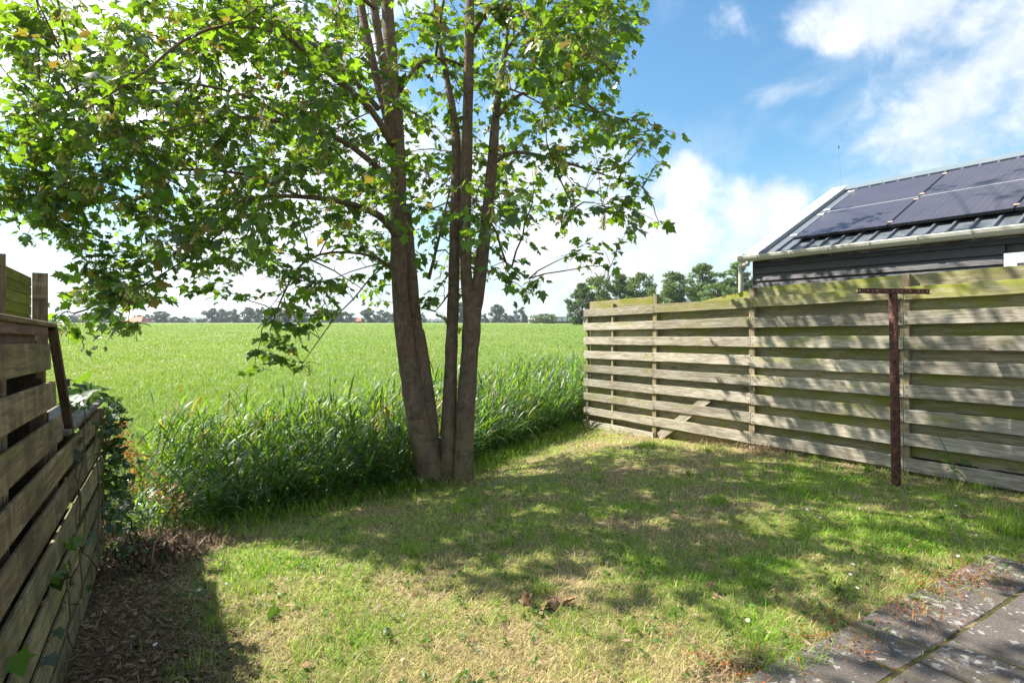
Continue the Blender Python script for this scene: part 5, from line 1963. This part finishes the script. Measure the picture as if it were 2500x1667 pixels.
# litter: shade strip by the wall and under the bank; orange blossom bits at the patio
x = rng.uniform(-4.0, 1.2, 60000); y = rng.uniform(1.2, 6.0, 60000)
b = bare_mask(x, y)
keep = (rng.random(len(x)) < b * .95 + .006) & (wall_dist(x, y) > .0) & (edge_dist(x, y) < .45) & in_view(x, y, terrain(x, y))
x, y = x[keep], y[keep]
n = len(x)
long_ = rng.random(n) < .55
blades('leaf_litter', M['litter'], np.stack([x, y, terrain(x, y) + rng.uniform(.002, .02, n)], 1), rng.uniform(0, 6.283, n), rng.uniform(1.2, 1.75, n), rng.normal(0, .5, n),
       np.where(long_, rng.uniform(.04, .13, n), rng.uniform(.015, .04, n)), np.where(long_, rng.uniform(.0018, .0045, n), rng.uniform(.012, .034, n)), np.clip(rng.beta(1.1, 1.7, n), 0, 1))
print('litter', n)
x = rng.uniform(.0, 4.2, 60000); y = rng.uniform(1.6, 4.2, 60000)
pd_ = patio_dist(x, y)
cl = fbm(x * 5, y * 5, 91)
keep = rng.random(len(x)) < np.exp(-((pd_ + .05) / .13) ** 2) * np.clip(.35 + 1.1 * cl, .03, 1) * .75 + .012 * (pd_ > -.5) * (cl > -.1)
keep &= in_view(x, y, terrain(x, y))
x, y = x[keep], y[keep]
n = len(x)
zz_ = np.where(patio_dist(x, y) > -.03, terrain(x, y) + .024, terrain(x, y) + rng.uniform(.010, .038, n))
blades('orange_litter', M['orange_bits'], np.stack([x, y, zz_], 1), rng.uniform(0, 6.283, n), rng.uniform(1.0, 1.6, n), rng.normal(0, 1.2, n), rng.uniform(.012, .027, n), rng.uniform(.005, .010, n), rng.random(n), nseg=3)
x = rng.uniform(.0, 3.6, 2600); y = rng.uniform(1.6, 3.9, 2600)
keep = rng.random(len(x)) < np.exp(-((patio_dist(x, y) + .05) / .14) ** 2) * .5
x, y = x[keep], y[keep]; n = len(x)
blades('straw_litter', M['litter'], np.stack([x, y, terrain(x, y) + .022], 1), rng.uniform(0, 6.283, n), rng.uniform(1.35, 1.6, n), rng.normal(0, .2, n), rng.uniform(.05, .15, n), rng.uniform(.0015, .003, n), rng.uniform(.6, 1, n), tint=rng.uniform(.8, 1, n))
x = rng.uniform(-2.6, 4.2, 9000); y = rng.uniform(1.5, 8.0, 9000)
keep = (wall_dist(x, y) > .2) & (edge_dist(x, y) < 0) & (FX - .6296 * y - x > .05) & (patio_dist(x, y) < 0) & (rng.random(9000) < .13 + .2 * (fbm(x * 1.3, y * 1.3, 47) > .25))
x, y = x[keep], y[keep]; n = len(x); lf = rng.random(n) < .6
blades('lawn_litter', M['litter'], np.stack([x, y, terrain(x, y) + rng.uniform(.012, .03, n)], 1), rng.uniform(0, 6.283, n), rng.uniform(1.1, 1.7, n), rng.normal(0, .7, n), np.where(lf, rng.uniform(.018, .05, n), rng.uniform(.05, .16, n)), np.where(lf, rng.uniform(.010, .026, n), rng.uniform(.002, .004, n)), rng.uniform(.2, 1, n), nseg=3)
# moss and small blades in the joints
jx, jy = [], []
for row in range(-2, 8):
    for k_ in range(260):
        a = random.uniform(-1.5, 3.0)
        p = patio_pt(a, row * S + random.gauss(0, .006)); jx.append(p.x); jy.append(p.y)
    shift = 0.0 if row % 2 else 0.5 * S
    for kx in range(-5, 10):
        for k_ in range(16):
            p = patio_pt(kx * S + shift + random.gauss(0, .006), row * S + random.random() * S); jx.append(p.x); jy.append(p.y)
jx, jy = np.array(jx), np.array(jy)
keep = (patio_dist(jx, jy) > -.02) & (rng.random(len(jx)) < np.clip(.5 + .9 * fbm(jx * 3, jy * 3, 17), .08, 1))
jx, jy = jx[keep], jy[keep]; n = len(jx)
jz = pz0 - 0.0333 * (jy - patio_c.y)
blades('joint_moss', M['grass'], np.stack([jx, jy, jz], 1), rng.uniform(0, 6.283, n), rng.uniform(.2, 1.5, n), rng.uniform(.2, 1.2, n), rng.uniform(.010, .028, n), rng.uniform(.003, .007, n), np.clip(rng.normal(.35, .25, n), 0, 1), tint=rng.uniform(0, .6, n))
# debris under the fence's second section
ex_ = []
for px, py, n_ in ((1700, 1072, 160), (1760, 1090, 200), (1840, 1105, 200), (1900, 1110, 160), (1530, 1060, 160)):
    g_ = G(px, py)
    ex_.append(np.stack([g_.x + rng.normal(0, .14, n_), g_.y + rng.normal(0, .12, n_)], 1))
ex_ = np.concatenate(ex_); n = len(ex_)
blades('straw_debris', M['litter'], np.stack([ex_[:, 0], ex_[:, 1], terrain(ex_[:, 0], ex_[:, 1]) + rng.uniform(0, .06, n)], 1), rng.uniform(0, 6.283, n), rng.uniform(.6, 1.7, n), rng.normal(0, .8, n), rng.uniform(.05, .2, n), rng.uniform(.003, .006, n), rng.uniform(.5, 1, n), tint=rng.uniform(.8, 1, n))

# heap of dead stems and leaves under the ivy at the wall's end
n = 5200
t = rng.random(n)
we = wall_pt(250, -1.3)
x = we.x + rng.normal(.22, .30, n) + D2[0] * .25 * rng.random(n); y = we.y + rng.normal(.28, .34, n)
h_ = .17 * np.exp(-(((x - we.x - .08) / .32) ** 2 + ((y - we.y - .22) / .40) ** 2))
keep = (wall_dist(x, y) > .0) | (y > we.y + .05)
x, y, h_ = x[keep], y[keep], h_[keep]; n = len(x)
blades('dead_stems', M['litter'], np.stack([x, y, np.maximum(terrain(x, y), -.45) + h_ * rng.uniform(.5, 1, n)], 1), rng.uniform(0, 6.283, n), rng.uniform(.7, 1.9, n), rng.normal(0, .8, n), rng.uniform(.02, .13, n) * np.where(rng.random(n) < .15, 2, 1), np.where(rng.random(n) < .35, rng.uniform(.010, .022, n), rng.uniform(.0015, .004, n)), rng.beta(1.0, 2.2, n), nseg=3)
# small weeds in the lawn
wv, wd_, ws = [], [], []
for i in range(1000):
    y = random.uniform(1.7, 6.0); x = random.uniform(-1.2, .95) * y
    if wall_dist(x, y) < .3 or edge_dist(np.array([x]), np.array([y]))[0] > -.1 or patio_dist(np.array([x]), np.array([y]))[0] > -.03 or (FX - .6296 * y - x) < .1: continue
    for k_ in range(random.randint(3, 6)):
        a = random.uniform(0, 6.28)
        wv.append([x + random.gauss(0, .012), y + random.gauss(0, .012), tz(x, y) + random.uniform(.012, .03)]); wd_.append([math.cos(a), math.sin(a), random.uniform(0, .5)]); ws.append(random.uniform(.018, .04))
leafy_mass('lawn_weeds', M['weed'], np.array(wv), np.array(wd_), np.array(ws), oval_vars, ovalT)

# ---- single small things
def daisy(px, py, label, s_=1.0):
    g_ = G(px, py)
    r_ = empty('daisy', g_, label, 'daisy', 'white daisies in the lawn')
    h_ = .035 * s_
    mb = MB(); mb.tube([g_, g_ + Vector((.002, 0, h_))], [.0012, .001], 4); mb.build('stem', M['twig'], r_)
    mb = MB()
    tl_ = Vector((random.gauss(0, .3), -.35, 1)).normalized()
    ax = tl_.cross(Vector((1, 0, 0))).normalized(); ay = tl_.cross(ax)
    c = g_ + Vector((.002, 0, h_))
    for k_ in range(13):
        a = k_ * 6.283 / 13
        d = ax * math.cos(a) + ay * math.sin(a); e = tl_.cross(d)
        mb.add([c + d * .002 - e * .0015, c + d * .002 + e * .0015, c + d * .0085 * s_ + e * .0022 + tl_ * .001, c + d * .0105 * s_ + tl_ * .0012, c + d * .0085 * s_ - e * .0022 + tl_ * .001], [(0, 1, 2, 3, 4)])
    mb.build('petals', M['petal'], r_)
    mb = MB(); mb.tube([c - tl_ * .001, c + tl_ * .0022], [.0035, .0022], 8); mb.build('flower_centre', M['yolk'], r_)


for px, py, lb in ((2270, 1185, 'white daisy in front of the fence, nearest to the rusty post'), (1970, 1253, 'white daisy of a pair, left one, in the middle right of the lawn'), (1981, 1249, 'white daisy of a pair, right one, in the middle right of the lawn'),
                   (2002, 1273, 'white daisy just below the pair of daisies'), (2097, 1251, 'white daisy halfway between the pair of daisies and the rusty post foot'), (2222, 1270, 'white daisy in short grass below the foot of the rusty post'),
                   (2333, 1243, 'white daisy near the fence, right of the rusty post'), (2082, 1390, 'white daisy above the dry leaf near the patio'), (2075, 1415, 'small white daisy just below another daisy near the patio'),
                   (2092, 1449, 'white daisy right of the curled tan leaf near the patio'), (1808, 1318, 'white daisy alone in the middle of the lawn'), (1824, 1530, 'white daisy among orange litter in the lower lawn'), (2382, 1317, 'white daisy beside the thick green tuft at the right'),
                   (2338, 1369, 'white daisy beside the patio corner tuft'), (485, 1454, 'white daisy in the shade beside the bare litter'), (378, 1590, 'white daisy in the shaded litter at the bottom left')):
    daisy(px, py, lb, .95)


def crumple(name, label, px, py, size, mat, cat, up=.03, n=5, seed=1):
    g_ = G(px, py)
    r_ = empty(name, g_, label, cat)
    q_ = random.Random(seed)
    for k_ in range(n):
        v = shaped(q_.uniform(-.5, .9), q_.uniform(-.5, .9), .07, seed * 10 + k_)
        me = np_mesh('leaf_piece', v, LT, mat)
        o = link('leaf_piece', me, r_, False)
        s_ = size * q_.uniform(.6, 1.1)
        o.location = (q_.gauss(0, size * .55) if n > 1 else 0, q_.gauss(0, size * .35) if n > 1 else 0, up * q_.uniform(.4, 1))
        o.rotation_euler = (q_.gauss(0, .6), q_.gauss(0, .6), q_.uniform(0, 6.28))
        o.scale = (s_, s_, s_)
    return r_


crumple('dry_leaf', 'heap of large crumpled tan dry leaves lying in the lower middle of the lawn', 1330, 1485, .082, M['brown_leaf'], 'dry leaf', .045, 7, 3)
crumple('fallen_leaf', 'dark green fallen maple leaf lying on sunlit grass near the wall shadow', 655, 1517, .075, M['ivy'], 'fallen leaf', .03, 1, 5)
crumple('dry_leaf', 'curled tan leaf lying alone in the lawn near the patio edge', 2050, 1467, .07, M['brown_leaf'], 'dry leaf', .03, 1, 7)
crumple('dry_leaf', 'small pale dry leaf in the middle of the lawn below the fence', 1810, 1280, .06, M['brown_leaf'], 'dry leaf', .03, 1, 8)
crumple('dry_leaf', 'dry leaf low in the right half of the lawn beside a grass tuft', 1732, 1445, .06, M['brown_leaf'], 'dry leaf', .03, 1, 9)
crumple('dry_leaf', 'dry brown leaf at the very bottom of the lawn left of centre', 765, 1632, .06, M['brown_leaf'], 'dry leaf', .025, 1, 12)
g_ = G(2133, 1560)
mb = MB(); p1 = G(2183, 1609)
mb.tube([g_ + Vector((0, 0, .03)), g_.lerp(p1, .5) + Vector((.01, 0, .035)), p1 + Vector((0, 0, .03))], [.004, .0035, .0025], 6)
o = mb.build('twig', M['twig'])
tag(o, 'dark dry twig lying across the patio edge', 'twig')

# dandelion clock at the ditch edge
g_ = G(890, 1212)
dn = empty('dandelion_clock', g_, 'thistle-like weed with a pale round seed head at the ditch edge left of the tree', 'weed')
hd = P(898, 1134, g_.y)
mb = MB(); mb.tube([g_ - Vector((0, 0, .03)), g_.lerp(hd, .5) + Vector((.015, 0, 0)), hd], [.005, .004, .003], 6); mb.build('stem', M['weed'], dn)
mb = MB()
for k_ in range(60):
    d = Vector((random.gauss(0, 1), random.gauss(0, 1), random.gauss(0, 1))).normalized()
    e = d.orthogonal().normalized(); f_ = d.cross(e)
    c = hd + d * .012
    mb.add([hd, c + e * .004, c + d * .004, c - e * .004], [(0, 1, 2), (0, 2, 3)])
    mb.add([hd, c + f_ * .004, c + d * .004, c - f_ * .004], [(0, 1, 2), (0, 2, 3)])
mb.build('seed_head', M['petal'], dn)
for k_, (t, a, s_) in enumerate(((.15, .4, .10), (.1, 2.6, .12), (.3, 4, .08), (.45, 1.2, .06), (.6, 3.4, .05), (.02, 5.2, .12))):
    p = g_.lerp(hd, t)
    x, y, z_ = frames(np.array([[math.cos(a), math.sin(a), .3]]), .2)
    o = link('leaf', np_mesh('leaf', oval_vars[1], ovalT, M['weed'], {'tint': np.full(7, .3)}), None)
    o.parent = dn
    o.matrix_local = Matrix.Translation(p - g_) @ Matrix((x[0], y[0], z_[0])).transposed().to_4x4() @ Matrix.Scale(s_, 4)

# sprouts at the foot of the maple
for px, py, lb, n_ in ((1040, 1188, 'bright green seedling at the left foot of the maple trunks', 9), (1128, 1165, 'bright green seedling at the right foot of the maple trunks', 7)):
    g_ = G(px, py)
    r_ = empty('seedling', g_, lb, 'seedling', 'seedlings at the maple foot')
    mb = MB(); mb.tube([g_ - Vector((0, 0, .02)), g_ + Vector((.01, -.01, .08))], [.003, .002], 5); mb.build('stem', M['weed'], r_)
    for k_ in range(n_):
        a = random.uniform(0, 6.28); 
        one_leaf(r_, ivy_me_l[k_ % 4], g_ + Vector((math.cos(a) * .04, math.sin(a) * .04 - .02, .03 + .07 * random.random())), Vector((math.cos(a), math.sin(a), -.1)), random.uniform(.06, .10), g_)

# bramble and grass stalk poking through the fence on the right
g_ = G(2330, 1195)
fp = fence_pt(2330, 0)
br = empty('bramble', fp + Vector((0, 0, -1.5)), 'bramble sprig and arching grass stalk poking between the lower fence boards', 'weed')
Yb = fp.y - .05
for pts in (((2395, 1148), (2350, 1132), (2310, 1120), (2285, 1110)), ((2400, 1150), (2370, 1130), (2350, 1118)), ((2320, 1120), (2300, 1080), (2285, 1052), (2276, 1043))):
    mb = MB(); mb.tube([P(px, py, Yb) for px, py in pts], [.004, .003, .0025, .0018][:len(pts)], 5); mb.build('stem', M['weed'], br)
for px, py in ((2288, 1112), (2300, 1125), (2315, 1128), (2325, 1136), (2335, 1126), (2345, 1140), (2352, 1122), (2362, 1138), (2372, 1130), (2382, 1148), (2340, 1150), (2320, 1143), (2310, 1112)):
    o = one_leaf(br, ivy_me_l[random.randrange(4)], P(px, py, Yb - random.uniform(0, .03)), Vector((random.gauss(0, 1), -.5, random.gauss(0, .6))), random.uniform(.035, .06), Vector(br.location))

# ivy shoots low on the right-hand stem's upper part
# ------------------------------------------------------------------ the far side of the field
def far_tree_mesh(seed, n_leaf, size, clumps, slim=1.0, trunk_show=.12):
    """unit-height tree: returns (crown mesh V, T, tint), leaf quads scattered on many clumps"""
    r_ = np.random.default_rng(seed)
    cs, rs = [], []
    for k_ in range(clumps):
        h_ = trunk_show + (1 - trunk_show) * (k_ + .5) / clumps
        prof = math.sin(math.pi * min(1, (h_ - trunk_show) / (1 - trunk_show) * .86 + .12)) ** .75
        a = k_ * 2.4 + r_.normal(0, .4)
        rr = .33 * slim * prof * math.sqrt(r_.uniform(.05, 1))
        cs.append((rr * math.cos(a), rr * math.sin(a), h_ + r_.normal(0, .02))); rs.append(r_.uniform(.10, .17) * (.75 + .5 * prof) * (slim * .4 + .6) * math.sqrt(16 / max(clumps, 16)) * r_.uniform(.7, 1.2))
    cs.append((r_.normal(0, .03), r_.normal(0, .03), .93)); rs.append(.08)
    cs, rs = np.array(cs), np.array(rs)
    k = r_.choice(len(cs), n_leaf, p=rs ** 2 / (rs ** 2).sum())
    d = r_.normal(size=(n_leaf, 3)); d /= np.linalg.norm(d, axis=1)[:, None]
    p = cs[k] + d * (rs[k] * r_.uniform(.55, 1.05, n_leaf))[:, None] * np.array([1, 1, .85])
    p[:, 2] = (p[:, 2] - min(0, p[:, 2].min())) / (p[:, 2].max() - min(0, p[:, 2].min()))
    nrm = d + r_.normal(0, .55, d.shape); nrm /= np.linalg.norm(nrm, axis=1)[:, None]
    t1 = np.cross(nrm, r_.normal(size=d.shape)); t1 /= np.linalg.norm(t1, axis=1)[:, None]
    t2 = np.cross(nrm, t1)
    s_ = (size * r_.uniform(.6, 1.3, n_leaf))[:, None]
    V = np.stack([p - t1 * s_, p + t2 * s_ * .6, p + t1 * s_, p - t2 * s_ * .6], 1).reshape(-1, 3)
    T = np.array([(0, 1, 2), (0, 2, 3)])[None] + (np.arange(n_leaf) * 4)[:, None, None]
    return V, T.reshape(-1, 3), np.repeat(r_.random(n_leaf), 4), cs, rs


def trunk_mesh(seed, cs):
    r_ = random.Random(seed)
    mb = MB()
    mb.tube([(0, 0, -.05), (.005, 0, .15), (-.005, .005, .45), (0, 0, .8)], [.022, .018, .012, .003], 7)
    for c in cs[::2]:
        z0 = max(.12, c[2] - .16)
        mb.tube([(0, 0, z0), (c[0] * .5, c[1] * .5, (z0 + c[2]) / 2 + .01), tuple(c)], [.009, .006, .002], 5, False)
    return pydata('trunk', mb.v, mb.f, M['far_bark'], True)


kinds = {}
for k_, (n_leaf, size, clumps, slim, ts) in {'far_a': (1100, .058, 16, 1.25, .03), 'far_b': (1100, .058, 14, 1.55, .02), 'far_c': (1000, .054, 12, .95, .06), 'far_d': (1100, .058, 18, 1.8, .0),
                                            'near_a': (6500, .0200, 60, .95, .04), 'near_b': (6500, .0200, 55, 1.15, .03), 'near_c': (6500, .0190, 60, .85, .03), 'bush': (3000, .036, 22, 2.2, .0)}.items():
    V, T, tn, cs, rs = far_tree_mesh(hash(k_) % 1000 if False else sum(map(ord, k_)) * 7, n_leaf, size, clumps, slim, ts)
    mats = M['far_leaf_b'] if k_ in ('near_b', 'near_c') else M['far_leaf'] if k_ in ('near_a', 'bush') else M['far_leaf_d']
    kinds[k_] = (np_mesh('crown', V, T, mats, {'tint': tn}), trunk_mesh(sum(map(ord, k_)), cs), float(np.ptp(V[:, 0])))


def far_tree(kind, px0, px1, top, base_py, Dm, label, group, name='tree', cat='tree'):
    mid_, hw_ = (px0 + px1) / 2, (px1 - px0) / 2 * 1.22
    px0, px1 = mid_ - hw_, mid_ + hw_
    if kind.startswith('far'):
        top = base_py - (base_py - top) * 1.22
    elif kind.startswith('near'):
        hw_ *= 1.18
        px0, px1 = mid_ - hw_, mid_ + hw_
    x = ((px0 + px1) / 2 - CX) / F * Dm
    zb = EYE - (base_py - HY) / F * Dm
    h_ = (base_py - top) / F * Dm
    wd_ = (px1 - px0) / F * Dm
    r_ = empty(name, Vector((x, Dm, zb)), label, cat, group)
    cr, tr, w0 = kinds[kind]
    sx = wd_ / w0
    for nm, me in (('crown', cr), ('trunk', tr)):
        o = link(nm, me)
        o.parent = r_
        o.scale = (sx, sx, h_)
        o.rotation_euler = (0, 0, random.uniform(0, 6.28))
    return r_


GR = 'trees along the far side of the field'
far_list = [
    ('far_b', 150, 200, 772, 'low grey-green tree showing in the gap below the lowest maple twigs at far left'),
    ('far_a', 205, 262, 768, 'grey-green tree at the far left end of the horizon line'),
    ('far_b', 268, 304, 773, 'low tree close on the left of the orange-roofed farmhouse'),
    ('far_c', 330, 349, 773, 'small tree close behind the right end of the orange roof'),
    ('far_b', 345, 379, 771, 'round tree a little right of the orange-roofed farmhouse'),
    ('far_a', 376, 411, 765, 'taller tree second to the right of the orange-roofed farmhouse'),
    ('far_d', 410, 440, 776, 'low flat tree between the taller tree and the bushy low one'),
    ('far_b', 438, 466, 775, 'low bushy tree left of the hazy distant ridge gap'),
    ('far_d', 478, 496, 781, 'tiny brownish bush in the open gap of the horizon'),
    ('far_a', 502, 535, 759, 'leftmost tree of the group right of the open gap'),
    ('far_c', 528, 560, 761, 'middle tree of the group right of the open gap'),
    ('far_b', 550, 590, 761, 'rightmost broad tree of the group right of the open gap'),
    ('far_a', 589, 628, 757, 'hazy tree left of the low hanging maple twig'),
    ('far_b', 618, 660, 757, 'hazy tree straight behind the low hanging maple twig'),
    ('far_a', 652, 690, 758, 'hazy tree just right of the low hanging maple twig'),
    ('far_c', 684, 712, 762, 'tree with loose crown second right of the hanging twig'),
    ('far_a', 710, 756, 763, 'thin-topped tree left of the wide dark trees'),
    ('far_b', 760, 800, 762, 'wide dark tree left in the middle group of the horizon'),
    ('far_a', 792, 835, 762, 'wide dark tree in the centre of the middle group'),
    ('far_d', 825, 866, 766, 'low dark tree at the right end of the middle group'),
    ('far_a', 884, 915, 759, 'tree with the highest top left of the big maple trunk'),
    ('far_b', 905, 962, 763, 'broad pale green tree touching the left edge of the big maple trunk'),
    ('far_c', 950, 985, 766, 'tree mostly hidden behind the big maple trunk'),
    ('far_b', 1020, 1040, 768, 'tree close right of the leaning double trunk'),
    ('far_c', 1113, 1134, 748, 'tall thin pale tree between the two right-hand maple stems'),
    ('far_b', 1170, 1195, 770, 'low tree right of the maple stems'),
    ('far_a', 1198, 1229, 751, 'tall oval tree left of the blue-grey barn roof'),
    ('far_c', 1226, 1241, 769, 'small tree between the oval tree and the blue-grey barn'),
    ('far_d', 1238, 1258, 775, 'low bush in front of the blue-grey barn'),
    ('far_b', 1254, 1292, 757, 'broad domed tree right of the blue-grey barn'),
]
for kind, a, b, top, lb in far_list:
    far_tree(kind, a - 1, b + 1, top, 789.5, random.uniform(480, 640), lb, GR)
for i in range(14):                                         # tiny hazy ones much farther
    a = 965 + i * 15
far_tree('bush', 1302, 1364, 765, 793, 260, 'round green bush with brownish top left of the long open frame', GR, 'bush', 'bush')
near_list = [
    ('near_a', 1391, 1450, 690, 176, 'leftmost big tree of the row left of the outbuilding, low left edge'),
    ('near_b', 1420, 1500, 673, 182, 'second big tree from the left of the row behind the fence end'),
    ('near_a', 1478, 1552, 668, 186, 'third big tree from the left, domed, behind the fence end'),
    ('near_b', 1525, 1600, 665, 180, 'fourth big tree from the left, just left of the sky gap'),
    ('near_c', 1600, 1688, 662, 170, 'feathery tree just right of the sky gap behind the fence'),
    ('near_c', 1668, 1762, 642, 172, 'tallest feathery tree between the sky gap and the downpipe'),
    ('near_c', 1752, 1850, 638, 168, 'feathery tree partly hidden by the white downpipe'),
    ('near_b', 1712, 1790, 690, 150, 'lower light green tree in front of the feathery trees by the downpipe'),
    ('near_a', 1500, 1570, 710, 190, 'low tree filling between the domed big trees'),
    ('near_b', 1600, 1660, 715, 190, 'low tree at the foot of the first feathery tree'),
]
for kind, a, b, top, Dm, lb in near_list:
    far_tree(kind, a, b, top, 796, Dm, lb, 'big trees beyond the fence')
# distant wooded ridge and hazy treeline
def ridge(name, px0, px1, top, base_, Dm, n_, size, mat):
    Pp = []
    r_ = rng
    px = r_.uniform(px0, px1, n_)
    hgt = (base_ - top) * (.55 + .45 * (fbm(px / 22.0, px * 0, 77) * .6 + .4 + 0.25 * fbm(px / 7.0, px * 0, 78)))
    py = base_ - r_.random(n_) * np.maximum(hgt, .8)
    dd = Dm + r_.uniform(-60, 60, n_)
    p = np.stack([(px - CX) / F * dd, dd, EYE - (py - HY) / F * dd], 1)
    nrm = r_.normal(size=p.shape) + np.array([0, -.6, .5]); nrm /= np.linalg.norm(nrm, axis=1)[:, None]
    t1 = np.cross(nrm, r_.normal(size=p.shape)); t1 /= np.linalg.norm(t1, axis=1)[:, None]
    t2 = np.cross(nrm, t1)
    s_ = (size * r_.uniform(.6, 1.3, n_))[:, None]
    V = np.stack([p - t1 * s_, p + t2 * s_ * .7, p + t1 * s_, p - t2 * s_ * .7], 1).reshape(-1, 3)
    T = np.array([(0, 1, 2), (0, 2, 3)])[None] + (np.arange(n_) * 4)[:, None, None]
    return tag(link(name, np_mesh(name, V, T.reshape(-1, 3), mat, {'tint': np.repeat(r_.random(n_), 4)})), kind='stuff')


ridge('distant_woods', -100, 1430, 773, 789, 2300, 9000, 4.5, M['far_leaf_d'])
ridge('distant_hedge', -100, 1430, 782, 790, 700, 7000, 1.1, M['far_leaf_d'])

# farmhouse with the orange roof
def gabled(name, px0, px1, eave, ridge_py, base_py, Dm, roof_m, wall_m, label, hip=.0, depth=10.0):
    x0, x1 = (px0 - CX) / F * Dm, (px1 - CX) / F * Dm
    zb, ze, zr = (EYE - (v - HY) / F * Dm for v in (base_py, eave, ridge_py))
    r_ = empty(name, Vector(((x0 + x1) / 2, Dm + depth / 2, zb)), label, 'building')
    mb = MB(); mb.box(((x0 + x1) / 2, Dm + depth / 2, (zb + ze) / 2 - .5), (x1 - x0 - .3, depth - .3, ze - zb + 1)); mb.build('wall', wall_m, r_)
    h_ = (x1 - x0) * hip
    mb = MB()
    V = [(x0 - .3, Dm - .3, ze), (x1 + .3, Dm - .3, ze), (x1 + .3, Dm + depth + .3, ze), (x0 - .3, Dm + depth + .3, ze), (x0 + h_, Dm + depth / 2, zr), (x1 - h_, Dm + depth / 2, zr)]
    mb.add(V, [(0, 1, 5, 4), (2, 3, 4, 5), (1, 2, 5), (3, 0, 4), (3, 2, 1, 0)])
    ro = mb.build('roof', roof_m, r_)
    mb = MB(); mb.box((x0 + (x1 - x0) * .3, Dm + depth / 2, zr + .2), (.7, .7, 1.6)); mb.build('chimney', M['brick'], ro)
    for k_ in range(3):
        mb = MB(); mb.box((x0 + (x1 - x0) * (.2 + .3 * k_), Dm + .1, (zb + ze) / 2 + .2), (1.1, .16, 1.3)); mb.build('window', M['glass_dark'], r_)
    return r_


gabled('farmhouse', 300, 344, 785.5, 773, 789, 430, M['roof_tile'], M['pale_wall'], 'far farmhouse with a large orange-red roof and pale low walls', .22, 14)
gabled('barn', 1238, 1262, 781, 770, 789, 520, M['blue_roof'], M['brick'], 'far barn with a blue-grey roof between two trees', .1, 10)
gabled('shed', 1290, 1305, 780, 776, 790, 470, M['pale_wall'], M['pale_wall'], 'small far white building right of the domed tree', .05, 8)
gabled('house', 866, 882, 784, 777, 789, 560, M['roof_tile'], M['brick'], 'small far red house between the middle trees and the tree at the maple trunk', .1, 8)
# long low frame with glazed upper half
Dm = 330
fr_ = empty('open_shed', Vector(((1376 - CX) / F * Dm, Dm, EYE - (790 - HY) / F * Dm)), 'long low dark frame with pale panels between its posts, left of the big trees', 'shed')
xa, xb = (1345 - CX) / F * Dm, (1412 - CX) / F * Dm
za, zm, zt_ = (EYE - (v - HY) / F * Dm for v in (790, 784.5, 774))
mb = MB(); mb.box(((xa + xb) / 2, Dm, (za + zm) / 2 - .3), (xb - xa, .5, zm - za + .6)); mb.build('base', M['frame_dark'], fr_)
mb = MB(); mb.box(((xa + xb) / 2, Dm, zt_), (xb - xa, .4, .3)); mb.build('top_rail', M['frame_dark'], fr_)
for k_ in range(6):
    xx = xa + (xb - xa) * k_ / 5
    mb = MB(); mb.box((xx, Dm - .02, (zm + zt_) / 2), (.45, .42, zt_ - zm)); mb.build('post', M['frame_dark'], fr_)
    if k_ < 5:
        mb = MB(); mb.box((xx + (xb - xa) / 10, Dm + .05, (zm + zt_) / 2), ((xb - xa) / 5 - .5, .08, zt_ - zm - .35)); mb.build('panel', M['pale_glass'], fr_)

# ------------------------------------------------------------------ haze
hm = bpy.data.materials.new('haze_air')
hm.use_nodes = True
hm.node_tree.nodes.clear()
ht = NT(hm.node_tree)
pvn = ht.n('ShaderNodeVolumePrincipled')
pvn.inputs['Color'].default_value = (0.80, 0.88, 1.0, 1)
pvn.inputs['Density'].default_value = 0.00015
pvn.inputs['Anisotropy'].default_value = 0.25
ho = ht.n('ShaderNodeOutputMaterial')
ht.t.links.new(pvn.outputs[0], ho.inputs['Volume'])
mb = MB()
mb.box((0, 3500, 17.0), (19000, 10000, 41.0))
tag(mb.build('haze', hm), kind='stuff')
